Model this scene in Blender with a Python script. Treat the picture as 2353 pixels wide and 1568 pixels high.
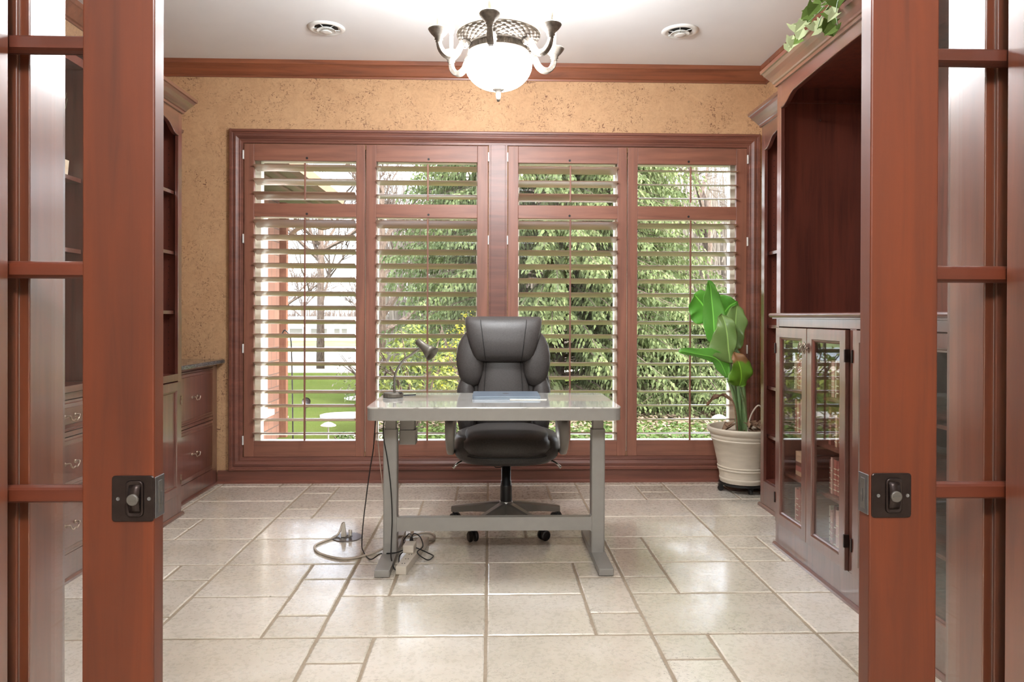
import bpy, bmesh, math, random
from mathutils import Vector, Matrix, Euler
R = math.radians
for o in list(bpy.data.objects): bpy.data.objects.remove(o)
sc = bpy.context.scene
COL = sc.collection
random.seed(7)

# ------------------------------------------------------------------ camera, world, sun, exposure
F_PX, W_PX = 1660.0, 2353.0
cam = bpy.data.cameras.new('camera'); camo = bpy.data.objects.new('camera', cam); COL.objects.link(camo)
cam.sensor_fit = 'HORIZONTAL'; cam.sensor_width = 36.0; cam.lens = 36.0 * F_PX / W_PX
cam.shift_y = -(56 - F_PX * math.tan(R(.2))) / W_PX
cam.clip_start = .05; cam.clip_end = 800
yaw, pitch, roll = R(1.71), R(-.2), R(.18)
fw = Vector((math.sin(yaw)*math.cos(pitch), math.cos(yaw)*math.cos(pitch), math.sin(pitch)))
rt = Vector((math.cos(yaw), -math.sin(yaw), 0)); up = rt.cross(fw)
rt2 = rt*math.cos(roll) + up*math.sin(roll); up2 = up*math.cos(roll) - rt*math.sin(roll)
camo.matrix_world = Matrix(((rt2.x, up2.x, -fw.x, 0), (rt2.y, up2.y, -fw.y, 0), (rt2.z, up2.z, -fw.z, 1.22), (0, 0, 0, 1)))
sc.camera = camo

world = bpy.data.worlds.new('world'); sc.world = world; world.use_nodes = True
wn = world.node_tree.nodes; wl = world.node_tree.links; wn.clear()
wo = wn.new('ShaderNodeOutputWorld'); wb = wn.new('ShaderNodeBackground')
sky = wn.new('ShaderNodeTexSky'); sky.sky_type = 'NISHITA'; sky.sun_disc = False
sky.sun_elevation = R(42); sky.sun_rotation = R(100); sky.air_density = 1.0; sky.dust_density = 4.0; sky.ozone_density = .7
wmx = wn.new('ShaderNodeMix'); wmx.data_type = 'RGBA'; wmx.inputs[0].default_value = .55
wmx.inputs[7].default_value = (7.2, 7.6, 8.2, 1)
wl.new(sky.outputs[0], wmx.inputs[6]); wl.new(wmx.outputs[2], wb.inputs[0]); wb.inputs[1].default_value = .5
wl.new(wb.outputs[0], wo.inputs[0])

sund = bpy.data.lights.new('sun', 'SUN'); sund.energy = 1.7; sund.angle = R(1.5); sund.color = (1, .96, .88)
suno = bpy.data.objects.new('sun', sund); COL.objects.link(suno); suno.location = (20, 0, 30)
sdir = Vector((-.62, .45, -.85)).normalized()
suno.rotation_euler = sdir.to_track_quat('-Z', 'Y').to_euler()

vs = sc.view_settings; sc.display_settings.display_device = 'sRGB'
vs.view_transform = 'Standard'; vs.look = 'None'; vs.gamma = 1; vs.exposure = 2.05
sc.cycles.max_bounces = 9; sc.cycles.transparent_max_bounces = 24; sc.cycles.transmission_bounces = 8
sc.cycles.sample_clamp_indirect = 6; sc.cycles.caustics_refractive = False; sc.cycles.caustics_reflective = True
sc.cycles.use_denoising = True

# ------------------------------------------------------------------ materials
def lin(c):
    f = lambda v: v/12.92 if v <= .04045 else ((v+.055)/1.055)**2.4
    return tuple(f(x/255.0) for x in c) + (1,)
def newmat(name):
    m = bpy.data.materials.new(name); m.use_nodes = True
    nt = m.node_tree; b = nt.nodes['Principled BSDF']
    return m, nt, b
def setp(b, rough=.5, metal=0, coat=0, coatr=.1, spec=.5, ior=1.5, trans=0):
    b.inputs['Roughness'].default_value = rough; b.inputs['Metallic'].default_value = metal
    b.inputs['Coat Weight'].default_value = coat; b.inputs['Coat Roughness'].default_value = coatr
    b.inputs['Specular IOR Level'].default_value = spec; b.inputs['IOR'].default_value = ior
    b.inputs['Transmission Weight'].default_value = trans
def noise(nt, scale=(1, 1, 1), s=5, det=4, rough=.55, dist=0, rot=(0, 0, 0), src='Object'):
    tc = nt.nodes.new('ShaderNodeTexCoord'); mp = nt.nodes.new('ShaderNodeMapping')
    mp.inputs['Scale'].default_value = scale; mp.inputs['Rotation'].default_value = rot
    n = nt.nodes.new('ShaderNodeTexNoise'); n.inputs['Scale'].default_value = s
    n.inputs['Detail'].default_value = det; n.inputs['Roughness'].default_value = rough; n.inputs['Distortion'].default_value = dist
    nt.links.new(tc.outputs[src], mp.inputs[0]); nt.links.new(mp.outputs[0], n.inputs[0])
    return n
def ramp(nt, src, stops):
    r = nt.nodes.new('ShaderNodeValToRGB'); e = r.color_ramp.elements
    e[0].position, e[0].color = stops[0]; e[1].position, e[1].color = stops[-1]
    for p, c in stops[1:-1]:
        x = e.new(p); x.color = c
    nt.links.new(src, r.inputs[0]); return r
def mixc(nt, fac, a, b, mode='MIX'):
    m = nt.nodes.new('ShaderNodeMix'); m.data_type = 'RGBA'; m.blend_type = mode
    if isinstance(fac, (int, float)): m.inputs[0].default_value = fac
    else: nt.links.new(fac, m.inputs[0])
    for k, v in ((6, a), (7, b)):
        if isinstance(v, tuple): m.inputs[k].default_value = v
        else: nt.links.new(v, m.inputs[k])
    return m.outputs[2]
def bump(nt, b, h, st=.3, dist=.01):
    n = nt.nodes.new('ShaderNodeBump'); n.inputs['Strength'].default_value = st; n.inputs['Distance'].default_value = dist
    nt.links.new(h, n.inputs['Height']); nt.links.new(n.outputs[0], b.inputs['Normal']); return n
def plain(name, c, rough=.5, metal=0, coat=0, coatr=.1, spec=.5, c2=None, s=(1, 1, 1), ns=8, bs=0, bd=.004):
    m, nt, b = newmat(name); setp(b, rough, metal, coat, coatr, spec)
    n = noise(nt, s, ns)
    c = lin(c); c2 = lin(c2) if c2 else tuple(x*.86 for x in c[:3]) + (1,)
    r = ramp(nt, n.outputs[0], [(.3, c2), (.7, c)]); nt.links.new(r.outputs[0], b.inputs['Base Color'])
    if bs: bump(nt, b, n.outputs[0], bs, bd)
    return m
def wood(name, c, dark, axis='z', rough=.32, coat=.6, coatr=.12, cior=1.5):
    m, nt, b = newmat(name); setp(b, rough, 0, coat, coatr); b.inputs['Coat IOR'].default_value = cior
    sc_ = {'z': (14, 14, .9), 'x': (.9, 14, 14), 'y': (14, .9, 14)}[axis]
    n = noise(nt, sc_, 2.2, 6, .6, .6); n2 = noise(nt, tuple(x*.25 for x in sc_), 2.0, 3, .5, 1.5)
    r = ramp(nt, n.outputs[0], [(.25, lin(dark)), (.5, lin(c)), (.8, lin(tuple(min(255, x*1.1) for x in c)))])
    r2 = ramp(nt, n2.outputs[0], [(.3, (.72, .7, .7, 1)), (.65, (1.08, 1.05, 1.0, 1))])
    nt.links.new(mixc(nt, 1.0, r.outputs[0], r2.outputs[0], 'MULTIPLY'), b.inputs['Base Color'])
    return m
M = {}
M['door'] = wood('door_cherry', (98, 40, 7), (80, 31, 5), 'z', .55, .3, .18, 1.4)
M['jamb'] = wood('jamb_cherry', (110, 56, 32), (92, 44, 26), 'z', .4, 1, .2, 1.9)
M['door_h'] = wood('door_cherry_rail', (88, 34, 8), (72, 27, 6), 'x', .55, .3, .18, 1.4)
M['sh_v'] = wood('shutter_stile_cherry', (134, 86, 68), (116, 70, 56), 'z', .5, .35, .45)
M['sh_h'] = wood('shutter_rail_cherry', (134, 86, 68), (116, 70, 56), 'x', .5, .35, .45)
M['louver'] = wood('louver_cherry', (166, 136, 114), (148, 118, 98), 'x', .3, 1.0, .2, 2.1)
M['cas'] = wood('casing_cherry', (114, 68, 54), (94, 54, 44), 'x', .45, .4, .35)
M['crown'] = wood('crown_cherry', (134, 78, 52), (104, 58, 40), 'x', .4, .4, .2)
M['cab_v'] = wood('cabinet_cherry', (98, 55, 44), (78, 41, 33), 'z', .32, 1.0, .17, 2.1)
M['cab_h'] = wood('cabinet_cherry_rail', (98, 55, 44), (78, 41, 33), 'y', .32, 1.0, .17, 2.1)
M['cab_in'] = wood('cabinet_inside_cherry', (104, 54, 42), (74, 38, 30), 'z', .4, .4, .25)
M['white'] = plain('white_paint', (236, 236, 232), .4, c2=(228, 228, 224))
M['cream'] = plain('cream_frame', (226, 222, 205), .45)
M['ceil'] = plain('ceiling_paint', (236, 236, 236), .9, c2=(232, 232, 232), ns=3)
M['hallwall'] = plain('hall_paint', (176, 168, 156), .8)
M['metal'] = plain('silver_paint_metal', (160, 157, 151), .4, .2, c2=(156, 153, 147), ns=30)
M['chrome'] = plain('chrome_metal', (200, 200, 198), .18, 1)
M['nickel'] = plain('antique_nickel', (196, 178, 160), .28, 1, c2=(120, 104, 92), ns=60)
M['bronze'] = plain('dark_bronze', (58, 46, 42), .38, .7, c2=(44, 34, 32), ns=40)
M['steel'] = plain('steel_plate', (150, 152, 156), .3, 1)
M['leather'] = plain('black_leather', (72, 68, 66), .48, 0, .1, .32, .35, c2=(58, 54, 52), ns=140, bs=.12, bd=.001)
M['seam'] = plain('dark_seam', (26, 23, 22), .6)
M['alu'] = plain('grey_aluminium', (150, 146, 140), .32, .8, c2=(136, 132, 126))
M['black'] = plain('black_plastic', (26, 25, 25), .35, c2=(18, 18, 18))
M['cordw'] = plain('beige_cable', (188, 174, 158), .5)
M['plugw'] = plain('white_plastic', (218, 208, 192), .4)
M['darkgrey'] = plain('dark_grey_plastic', (86, 80, 74), .45)
M['lampgrey'] = plain('lamp_grey_metal', (104, 98, 88), .42, .3)
M['laptop'] = plain('silver_laptop', (150, 166, 184), .3, .6)
M['paper'] = plain('white_paper', (235, 230, 220), .7)
M['pot'] = plain('stone_pot', (206, 194, 176), .6, c2=(190, 178, 160), s=(1, 1, 6), ns=6, bs=.1)
M['soil'] = plain('dry_soil', (150, 132, 112), .9, c2=(96, 76, 58), ns=30, bs=.8, bd=.01)
M['dry'] = plain('dried_leaf', (150, 118, 92), .75, c2=(104, 78, 60), ns=30, bs=.5, bd=.01)
M['stem'] = plain('green_stalk', (126, 150, 104), .35, 0, .4, .2, c2=(84, 112, 62), s=(30, 30, 1), ns=3)
M['twig'] = plain('grey_bark', (104, 92, 82), .9, spec=0, c2=(64, 54, 48), s=(4, 4, 1), ns=8, bs=.4)
M['bulbglass'] = None
M['granite'] = plain('black_granite', (120, 118, 116), .15, 0, .5, .05, c2=(22, 22, 24), ns=160)
M['cer'] = plain('cream_ceramic', (232, 220, 200), .35, c2=(206, 180, 150), ns=20)
M['grassdry'] = plain('dry_grass', (172, 168, 130), .7, c2=(110, 108, 70), ns=20)
M['chand'] = plain('pewter_metal', (150, 142, 132), .45, .3, c2=(100, 92, 84), ns=45, bs=.15, bd=.002)
M['candle'] = plain('ivory_sleeve', (250, 244, 226), .5)
M['woodpost'] = plain('orange_cedar', (104, 72, 56), .7, spec=.2, c2=(88, 58, 46), s=(12, 12, 1), ns=4)
M['soffit'] = plain('tan_soffit', (112, 106, 80), .8, s=(1, 8, 1))
M['gutter'] = plain('tan_gutter', (120, 98, 78), .7)
M['roof'] = plain('grey_roof', (92, 86, 80), .9)

def emis(name, c, st):
    m, nt, b = newmat(name); b.inputs['Base Color'].default_value = lin(c)
    b.inputs['Emission Color'].default_value = lin(c); b.inputs['Emission Strength'].default_value = st
    return m, nt, b
M['bulb'] = emis('lit_bulb', (255, 238, 205), 26)[0]
m, nt, b = emis('alabaster_glass', (255, 250, 240), 25); setp(b, .35)
n = noise(nt, (1, 1, 1.6), 6.5, 5, .6, 1.6)
r = ramp(nt, n.outputs[0], [(.0, (.97, .98, 1, 1)), (.59, (.97, .98, 1, 1)), (.63, (.028, .02, .012, 1)), (.67, (.97, .98, 1, 1))])
nt.links.new(r.outputs[0], b.inputs['Base Color']); nt.links.new(r.outputs[0], b.inputs['Emission Color']); M['alab'] = m
M['hallfill'] = emis('fill_lamp_glass', (255, 240, 220), 9)[0]  # glowing shade of the added hall fill lamp

def glass(name, tint=(1, 1, 1, 1), ior=1.5, rough=0.0, boost=1.0):
    m = bpy.data.materials.new(name); m.use_nodes = True; nt = m.node_tree; nt.nodes.clear()
    o = nt.nodes.new('ShaderNodeOutputMaterial'); t = nt.nodes.new('ShaderNodeBsdfTransparent'); g = nt.nodes.new('ShaderNodeBsdfGlossy')
    f = nt.nodes.new('ShaderNodeFresnel'); gg = nt.nodes.new('ShaderNodeNewGeometry'); mi = nt.nodes.new('ShaderNodeMapRange'); mi.inputs[3].default_value = ior; mi.inputs[4].default_value = 1/ior; nt.links.new(gg.outputs['Backfacing'], mi.inputs[0]); nt.links.new(mi.outputs[0], f.inputs[0]); mx = nt.nodes.new('ShaderNodeMixShader')
    t.inputs[0].default_value = tint; g.inputs['Roughness'].default_value = rough
    mm = nt.nodes.new('ShaderNodeMath'); mm.operation = 'MULTIPLY'; mm.inputs[1].default_value = boost; mm.use_clamp = True
    nt.links.new(f.outputs[0], mm.inputs[0])
    nt.links.new(mm.outputs[0], mx.inputs[0]); nt.links.new(t.outputs[0], mx.inputs[1]); nt.links.new(g.outputs[0], mx.inputs[2])
    nt.links.new(mx.outputs[0], o.inputs[0]); return m
M['glass'] = glass('window_glass'); M['cabglass'] = glass('cabinet_glass', (.97, 1, .985, 1), 1.6)
M['lite'] = glass('bevelled_lite', (1, 1, 1, 1), 1.5)
m, nt, b = newmat('desk_glass_marble'); setp(b, .12, 0, 1, .03)
n = noise(nt, (1, 2.2, 1), 2.5, 8, .62, 1.8, rot=(0, 0, .5))
r = ramp(nt, n.outputs[0], [(.3, lin((226, 224, 218))), (.48, lin((222, 220, 214))), (.5, lin((176, 172, 166))), (.53, lin((222, 220, 214))), (.8, lin((232, 230, 224)))])
nt.links.new(r.outputs[0], b.inputs['Base Color']); M['desktop'] = m

# cork wallpaper
m, nt, b = newmat('cork_wallpaper'); setp(b, .7)
n1 = noise(nt, (1, 1, 1), 3.2, 6, .65, 1.0); n2 = noise(nt, (1, 1, 1), 24, 5, .7, 1.2)
n3 = noise(nt, (1, 1, .5), 46, 3, .55, 2.2, rot=(0, .6, 0)); n4 = noise(nt, (.5, 1, 1.2), 42, 3, .55, 2.5, rot=(0, -.4, 0))
base = mixc(nt, n1.outputs[0], lin((176, 134, 98)), lin((198, 162, 124)))
r2 = ramp(nt, n2.outputs[0], [(.3, (.86, .84, .8, 1)), (.6, (1.04, 1.03, 1.0, 1))])
c = mixc(nt, 1, base, r2.outputs[0], 'MULTIPLY')
mul = nt.nodes.new('ShaderNodeMath'); mul.operation = 'MAXIMUM'
nt.links.new(n3.outputs[0], mul.inputs[0]); nt.links.new(n4.outputs[0], mul.inputs[1])
r3 = ramp(nt, mul.outputs[0], [(.60, (0, 0, 0, 1)), (.655, (1, 1, 1, 1))])
gate = ramp(nt, noise(nt, (1, 1, 1), 5, 3).outputs[0], [(.40, (.15, .15, .15, 1)), (.6, (1, 1, 1, 1))])
fac = mixc(nt, 1, r3.outputs[0], gate.outputs[0], 'MULTIPLY')
nt.links.new(mixc(nt, fac, c, lin((112, 74, 52))), b.inputs['Base Color']); bump(nt, b, n2.outputs[0], .25, .004)
M['cork'] = m

# travertine
m, nt, b = newmat('travertine_tile')
at = nt.nodes.new('ShaderNodeAttribute'); at.attribute_name = 'tile'
nA = noise(nt, (1, 2.2, 1), 1.6, 5, .5, .5); nB = noise(nt, (1, 1, 1), 55, 3, .6); pit = noise(nt, (1, 2.1, 1), 105, 3, .6, 1.2)
pg = noise(nt, (1, 1, 1), 4.0, 3)
ca = ramp(nt, nA.outputs[0], [(.28, lin((200, 192, 176))), (.5, lin((210, 202, 188))), (.72, lin((220, 213, 202)))])
tl = ramp(nt, at.outputs['Fac'], [(0, (.86, .84, .80, 1)), (1, (1.04, 1.03, 1.02, 1))])
c = mixc(nt, 1, ca.outputs[0], tl.outputs[0], 'MULTIPLY')
pm = nt.nodes.new('ShaderNodeMath'); pm.operation = 'MULTIPLY_ADD'; pm.inputs[1].default_value = .35; nt.links.new(pg.outputs[0], pm.inputs[0]); nt.links.new(pit.outputs[0], pm.inputs[2])
pr = ramp(nt, pm.outputs[0], [(.82, (0, 0, 0, 1)), (.86, (1, 1, 1, 1))])
nt.links.new(mixc(nt, pr.outputs[0], c, lin((128, 116, 104))), b.inputs['Base Color'])
setp(b, .3, 0, 1, .12)
rr = ramp(nt, nB.outputs[0], [(.35, (.24, .24, .24, 1)), (.65, (.34, .34, .34, 1))]); nt.links.new(rr.outputs[0], b.inputs['Roughness'])
inv = nt.nodes.new('ShaderNodeMath'); inv.operation = 'SUBTRACT'; nt.links.new(nB.outputs[0], inv.inputs[0]); nt.links.new(pr.outputs[0], inv.inputs[1])
bump(nt, b, inv.outputs[0], .10, .003); nt.links.new(b.inputs['Normal'].links[0].from_socket, b.inputs['Coat Normal'])
M['tile'] = m
M['grout'] = plain('grout', (158, 142, 122), .7, c2=(140, 124, 104), ns=60, bs=.5)

# leaf materials
def leafmat(name, c, c2, vein, ns=22, trans=.45, brown=False):
    m, nt, b = newmat(name); setp(b, .38, 0, .3, .2)
    uv = nt.nodes.new('ShaderNodeUVMap'); sep = nt.nodes.new('ShaderNodeSeparateXYZ'); nt.links.new(uv.outputs[0], sep.inputs[0])
    w = nt.nodes.new('ShaderNodeTexWave'); w.inputs['Scale'].default_value = ns; w.inputs['Distortion'].default_value = 1.2; w.bands_direction = 'Y'
    nt.links.new(uv.outputs[0], w.inputs[0])
    n = noise(nt, (1, 1, 1), 9, 3)
    base = mixc(nt, n.outputs[0], lin(c), lin(c2)); col = mixc(nt, w.outputs[0], base, mixc(nt, .75, lin(vein), base))
    mid = nt.nodes.new('ShaderNodeMath'); mid.operation = 'ABSOLUTE'; nt.links.new(sep.outputs[0], mid.inputs[0])
    mr = ramp(nt, mid.outputs[0], [(.03, (1, 1, 1, 1)), (.06, (0, 0, 0, 1))]); col = mixc(nt, mr.outputs[0], col, lin(tuple(min(255, x*1.25) for x in c)))
    if brown:
        a = nt.nodes.new('ShaderNodeMath'); a.operation = 'MULTIPLY_ADD'; a.inputs[1].default_value = .5
        nt.links.new(n.outputs[0], a.inputs[0]); nt.links.new(sep.outputs[1], a.inputs[2])
        br = ramp(nt, a.outputs[0], [(.52, (1, 1, 1, 1)), (.60, (0, 0, 0, 1))]); col = mixc(nt, br.outputs[0], col, lin((168, 124, 84)))
    nt.links.new(col, b.inputs['Base Color'])
    tr = nt.nodes.new('ShaderNodeBsdfTranslucent'); nt.links.new(col, tr.inputs[0]); mx = nt.nodes.new('ShaderNodeMixShader'); mx.inputs[0].default_value = trans
    out = nt.nodes['Material Output']; nt.links.new(b.outputs[0], mx.inputs[1]); nt.links.new(tr.outputs[0], mx.inputs[2]); nt.links.new(mx.outputs[0], out.inputs[0])
    return m
M['leafA'] = leafmat('paradise_leaf', (150, 214, 104), (118, 190, 80), (96, 170, 66), trans=.5)
M['leafB'] = leafmat('paradise_leaf_olive', (156, 182, 112), (126, 162, 86), (112, 140, 74), trans=.4)
M['leafC'] = leafmat('paradise_leaf_browning', (140, 180, 64), (104, 158, 46), (90, 120, 40), brown=True)
def foliage(name, c, c2, trans=.3, ns=3.0):
    m, nt, b = newmat(name); setp(b, .7, spec=.15); n = noise(nt, (1, 1, 1), ns, 4)
    g = nt.nodes.new('ShaderNodeNewGeometry')
    col = mixc(nt, n.outputs[0], lin(c), lin(c2)); col = mixc(nt, g.outputs['Random Per Island'], col, mixc(nt, .5, col, lin(c2)))
    nt.links.new(col, b.inputs['Base Color'])
    tr = nt.nodes.new('ShaderNodeBsdfTranslucent'); nt.links.new(col, tr.inputs[0]); mx = nt.nodes.new('ShaderNodeMixShader'); mx.inputs[0].default_value = trans
    out = nt.nodes['Material Output']; nt.links.new(b.outputs[0], mx.inputs[1]); nt.links.new(tr.outputs[0], mx.inputs[2]); nt.links.new(mx.outputs[0], out.inputs[0])
    return m
M['spruce'] = foliage('spruce_needles', (126, 136, 86), (54, 66, 40), .3, 2.0)
M['ivyg'] = foliage('ivy_groundcover', (92, 112, 50), (34, 54, 24), .3, 9)
M['rhodo'] = foliage('rhododendron_leaf', (140, 146, 74), (74, 86, 38), .35, 6)
M['forsy'] = foliage('forsythia_bloom', (180, 162, 44), (126, 128, 46), .35, 6)
M['budleaf'] = foliage('new_leaf', (170, 172, 80), (118, 132, 46), .45, 3)
M['palebrush'] = foliage('pale_brush', (140, 132, 120), (100, 90, 80), .2, 2)
M['farbrush'] = foliage('bare_brush', (118, 106, 96), (78, 68, 62), .2, 2)
M['mulch'] = foliage('leaf_mulch', (150, 134, 112), (78, 62, 50), .1, 12)
M['ivyleaf'] = foliage('silk_ivy_leaf', (138, 160, 84), (70, 96, 34), .25, 25)
M['ivypale'] = foliage('silk_ivy_leaf_pale', (214, 216, 180), (150, 164, 112), .25, 25)
m = plain('lawn_grass', (70, 78, 38), 1, spec=0, c2=(52, 60, 28), ns=60, bs=.6, bd=.02); M['lawn'] = m
M['stone'] = plain('pale_flagstone', (160, 154, 144), .9, spec=.1, c2=(136, 128, 118), ns=5, bs=.2)
M['reeds'] = plain('pale_shore', (140, 134, 122), 1, spec=0, c2=(112, 106, 88), ns=2)
M['bank'] = plain('far_lawn', (100, 108, 72), 1, spec=0, c2=(78, 82, 58), ns=.4)
m, nt, b = newmat('pond_water'); setp(b, .12, 0); b.inputs['Base Color'].default_value = lin((150, 160, 166)); bump(nt, b, noise(nt, (1, .3, 1), 1.5, 3).outputs[0], .15, .05); M['water'] = m
# brick
m, nt, b = newmat('red_brick'); setp(b, .8)
tc = nt.nodes.new('ShaderNodeTexCoord'); mp = nt.nodes.new('ShaderNodeMapping'); mp.inputs['Rotation'].default_value = (R(90), 0, R(90))
sx = nt.nodes.new('ShaderNodeSeparateXYZ'); cx = nt.nodes.new('ShaderNodeCombineXYZ'); nt.links.new(tc.outputs['Object'], sx.inputs[0])
nt.links.new(sx.outputs[1], cx.inputs[0]); nt.links.new(sx.outputs[2], cx.inputs[1])
bt = nt.nodes.new('ShaderNodeTexBrick'); nt.links.new(cx.outputs[0], bt.inputs[0]); bt.inputs['Scale'].default_value = 1
bt.inputs['Brick Width'].default_value = .21; bt.inputs['Row Height'].default_value = .16; bt.inputs['Mortar Size'].default_value = .006
bt.inputs['Color1'].default_value = lin((104, 74, 60)); bt.inputs['Color2'].default_value = lin((88, 60, 48)); bt.inputs['Mortar'].default_value = lin((56, 46, 40))
nt.links.new(bt.outputs[0], b.inputs['Base Color']); M['brick'] = m

BOOKS = [plain('book_cloth_%s' % n, c, .7) for n, c in (('tan', (206, 160, 132)), ('rose', (176, 98, 88)), ('cream', (232, 214, 190)), ('rust', (160, 84, 62)), ('pink', (212, 160, 148)), ('brown', (124, 74, 60)), ('wine', (120, 48, 46)))]

# ------------------------------------------------------------------ mesh helpers
ROOT = {}
def setprops(o, label=None, cat=None, group=None, kind=None):
    if label: o['label'] = label
    if cat: o['category'] = cat
    if group: o['group'] = group
    if kind: o['kind'] = kind
def thing(name, label, cat, loc=(0, 0, 0), group=None, kind=None):
    o = bpy.data.objects.new(name, None); COL.objects.link(o); o.location = loc; o.empty_display_size = .05
    setprops(o, label, cat, group, kind); ROOT[o] = Vector(loc); return o
class MB:
    def __init__(s, map=None): s.v = []; s.f = []; s.map = map; s.uv = None
    def add(s, vs, fs):
        n = len(s.v); s.v += [s.map(*p) if s.map else tuple(p) for p in vs]; s.f += [tuple(i+n for i in f) for f in fs]; return s
    def box(s, x0, x1, y0, y1, z0, z1):
        return s.add([(x0, y0, z0), (x1, y0, z0), (x1, y1, z0), (x0, y1, z0), (x0, y0, z1), (x1, y0, z1), (x1, y1, z1), (x0, y1, z1)],
                     [(0, 3, 2, 1), (4, 5, 6, 7), (0, 1, 5, 4), (1, 2, 6, 5), (2, 3, 7, 6), (3, 0, 4, 7)])
    def loops(s, L, cap0=True, cap1=True, ring=False):
        n = len(L[0]); vs = [p for l in L for p in l]; fs = []
        K = len(L)
        for k in range(K if ring else K-1):
            a = k*n; b2 = ((k+1) % K)*n
            for i in range(n):
                j = (i+1) % n; fs.append((a+i, a+j, b2+j, b2+i))
        if cap0 and not ring: fs.append(tuple(range(n-1, -1, -1)))
        if cap1 and not ring: fs.append(tuple(range((K-1)*n, K*n)))
        return s.add(vs, fs)
    def tube(s, pts, r, n=8, closed=False):
        pts = [Vector(p) for p in pts]; K = len(pts); rs = r if isinstance(r, (list, tuple)) else [r]*K
        L = []; prev = None
        for i, p in enumerate(pts):
            t = (pts[min(i+1, K-1)] - pts[max(i-1, 0)])
            t = t.normalized() if t.length > 1e-9 else Vector((0, 0, 1))
            if prev is None:
                a = Vector((0, 0, 1)) if abs(t.z) < .9 else Vector((1, 0, 0)); u = t.cross(a).normalized()
            else:
                u = prev - t*prev.dot(t); u = u.normalized() if u.length > 1e-6 else t.orthogonal().normalized()
            w = t.cross(u); prev = u
            L.append([tuple(p + (u*math.cos(2*math.pi*k/n) + w*math.sin(2*math.pi*k/n))*rs[i]) for k in range(n)])
        return s.loops(L)
    def lathe(s, prof, c=(0, 0, 0), n=32, axis='z'):
        L = []
        for r, h in prof:
            ring = []
            for k in range(n):
                a = 2*math.pi*k/n; x, y = r*math.cos(a), r*math.sin(a)
                ring.append((c[0]+x, c[1]+y, c[2]+h) if axis == 'z' else (c[0]+x, c[1]+h, c[2]+y) if axis == 'y' else (c[0]+h, c[1]+x, c[2]+y))
            L.append(ring)
        return s.loops(L)
    def loft(s, secs, n=28):
        # (cx,cy,z,a,b,power)
        L = []
        for cx_, cy_, z, a, b_, e in secs:
            ring = []
            for k in range(n):
                t = 2*math.pi*k/n; c_, s_ = math.cos(t), math.sin(t)
                ring.append((cx_ + a*math.copysign(abs(c_)**(2/e), c_), cy_ + b_*math.copysign(abs(s_)**(2/e), s_), z))
            L.append(ring)
        return s.loops(L)
    def prism(s, poly, fn, a, b_):
        L = [[fn(p[0], p[1], a) for p in poly], [fn(p[0], p[1], b_) for p in poly]]
        return s.loops(L)
    def build(s, name, mat, parent=None, smooth=False, bevel=0, recalc=True, label=None, cat=None, group=None, kind=None, uv=None, solid=0, sub=0):
        vs = s.v
        if parent is not None:
            org = ROOT[parent]
        else:
            xs = [p[0] for p in vs]; ys = [p[1] for p in vs]; zs = [p[2] for p in vs]
            org = Vector(((min(xs)+max(xs))/2, (min(ys)+max(ys))/2, min(zs)))
        me = bpy.data.meshes.new(name); me.from_pydata([(p[0]-org.x, p[1]-org.y, p[2]-org.z) for p in vs], [], s.f); me.update()
        if uv:
            l = me.uv_layers.new(name='UVMap')
            for lp in me.loops: l.data[lp.index].uv = uv[lp.vertex_index]
        if recalc:
            bm = bmesh.new(); bm.from_mesh(me); bmesh.ops.recalc_face_normals(bm, faces=bm.faces); bm.to_mesh(me); bm.free()
        me.materials.append(mat)
        if smooth: me.shade_smooth()
        o = bpy.data.objects.new(name, me); COL.objects.link(o)
        if parent is not None: o.parent = parent
        else: o.location = org
        ROOT[o] = org
        if solid:
            md = o.modifiers.new('solid', 'SOLIDIFY'); md.thickness = solid; md.offset = 0
        if sub:
            md = o.modifiers.new('sub', 'SUBSURF'); md.levels = sub; md.render_levels = sub
        if bevel:
            md = o.modifiers.new('bevel', 'BEVEL'); md.width = bevel; md.segments = 2; md.limit_method = 'ANGLE'
        if smooth and (bevel or smooth == 'auto'):
            pass
        setprops(o, label, cat, group, kind); return o
def smoothpath(pts, k=5):
    P = [Vector(p) for p in pts]; out = []
    for i in range(len(P)-1):
        p0, p1, p2, p3 = P[max(i-1, 0)], P[i], P[i+1], P[min(i+2, len(P)-1)]
        for j in range(k):
            t = j/k; out.append(.5*((2*p1)+(-p0+p2)*t+(2*p0-5*p1+4*p2-p3)*t*t+(-p0+3*p1-3*p2+p3)*t**3))
    out.append(P[-1]); return out
def autosmooth(o, ang=35):
    me = o.data; bm = bmesh.new(); bm.from_mesh(me)
    for e in bm.edges:
        e.smooth = not (len(e.link_faces) == 2 and e.calc_face_angle(0) > R(ang))
    for f in bm.faces: f.smooth = True
    bm.to_mesh(me); bm.free(); return o
def copytree(o, name=None, parent=None):
    c = o.copy(); COL.objects.link(c); c.parent = parent
    for ch in list(o.children): copytree(ch, None, c)
    return c

# ------------------------------------------------------------------ room shell
YB, XL, XR, ZC, YF = 5.33, -2.5, 2.05, 3.07, 1.50
OX0, OX1 = -.873, .973           # door opening
S = dict(kind='structure')
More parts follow.
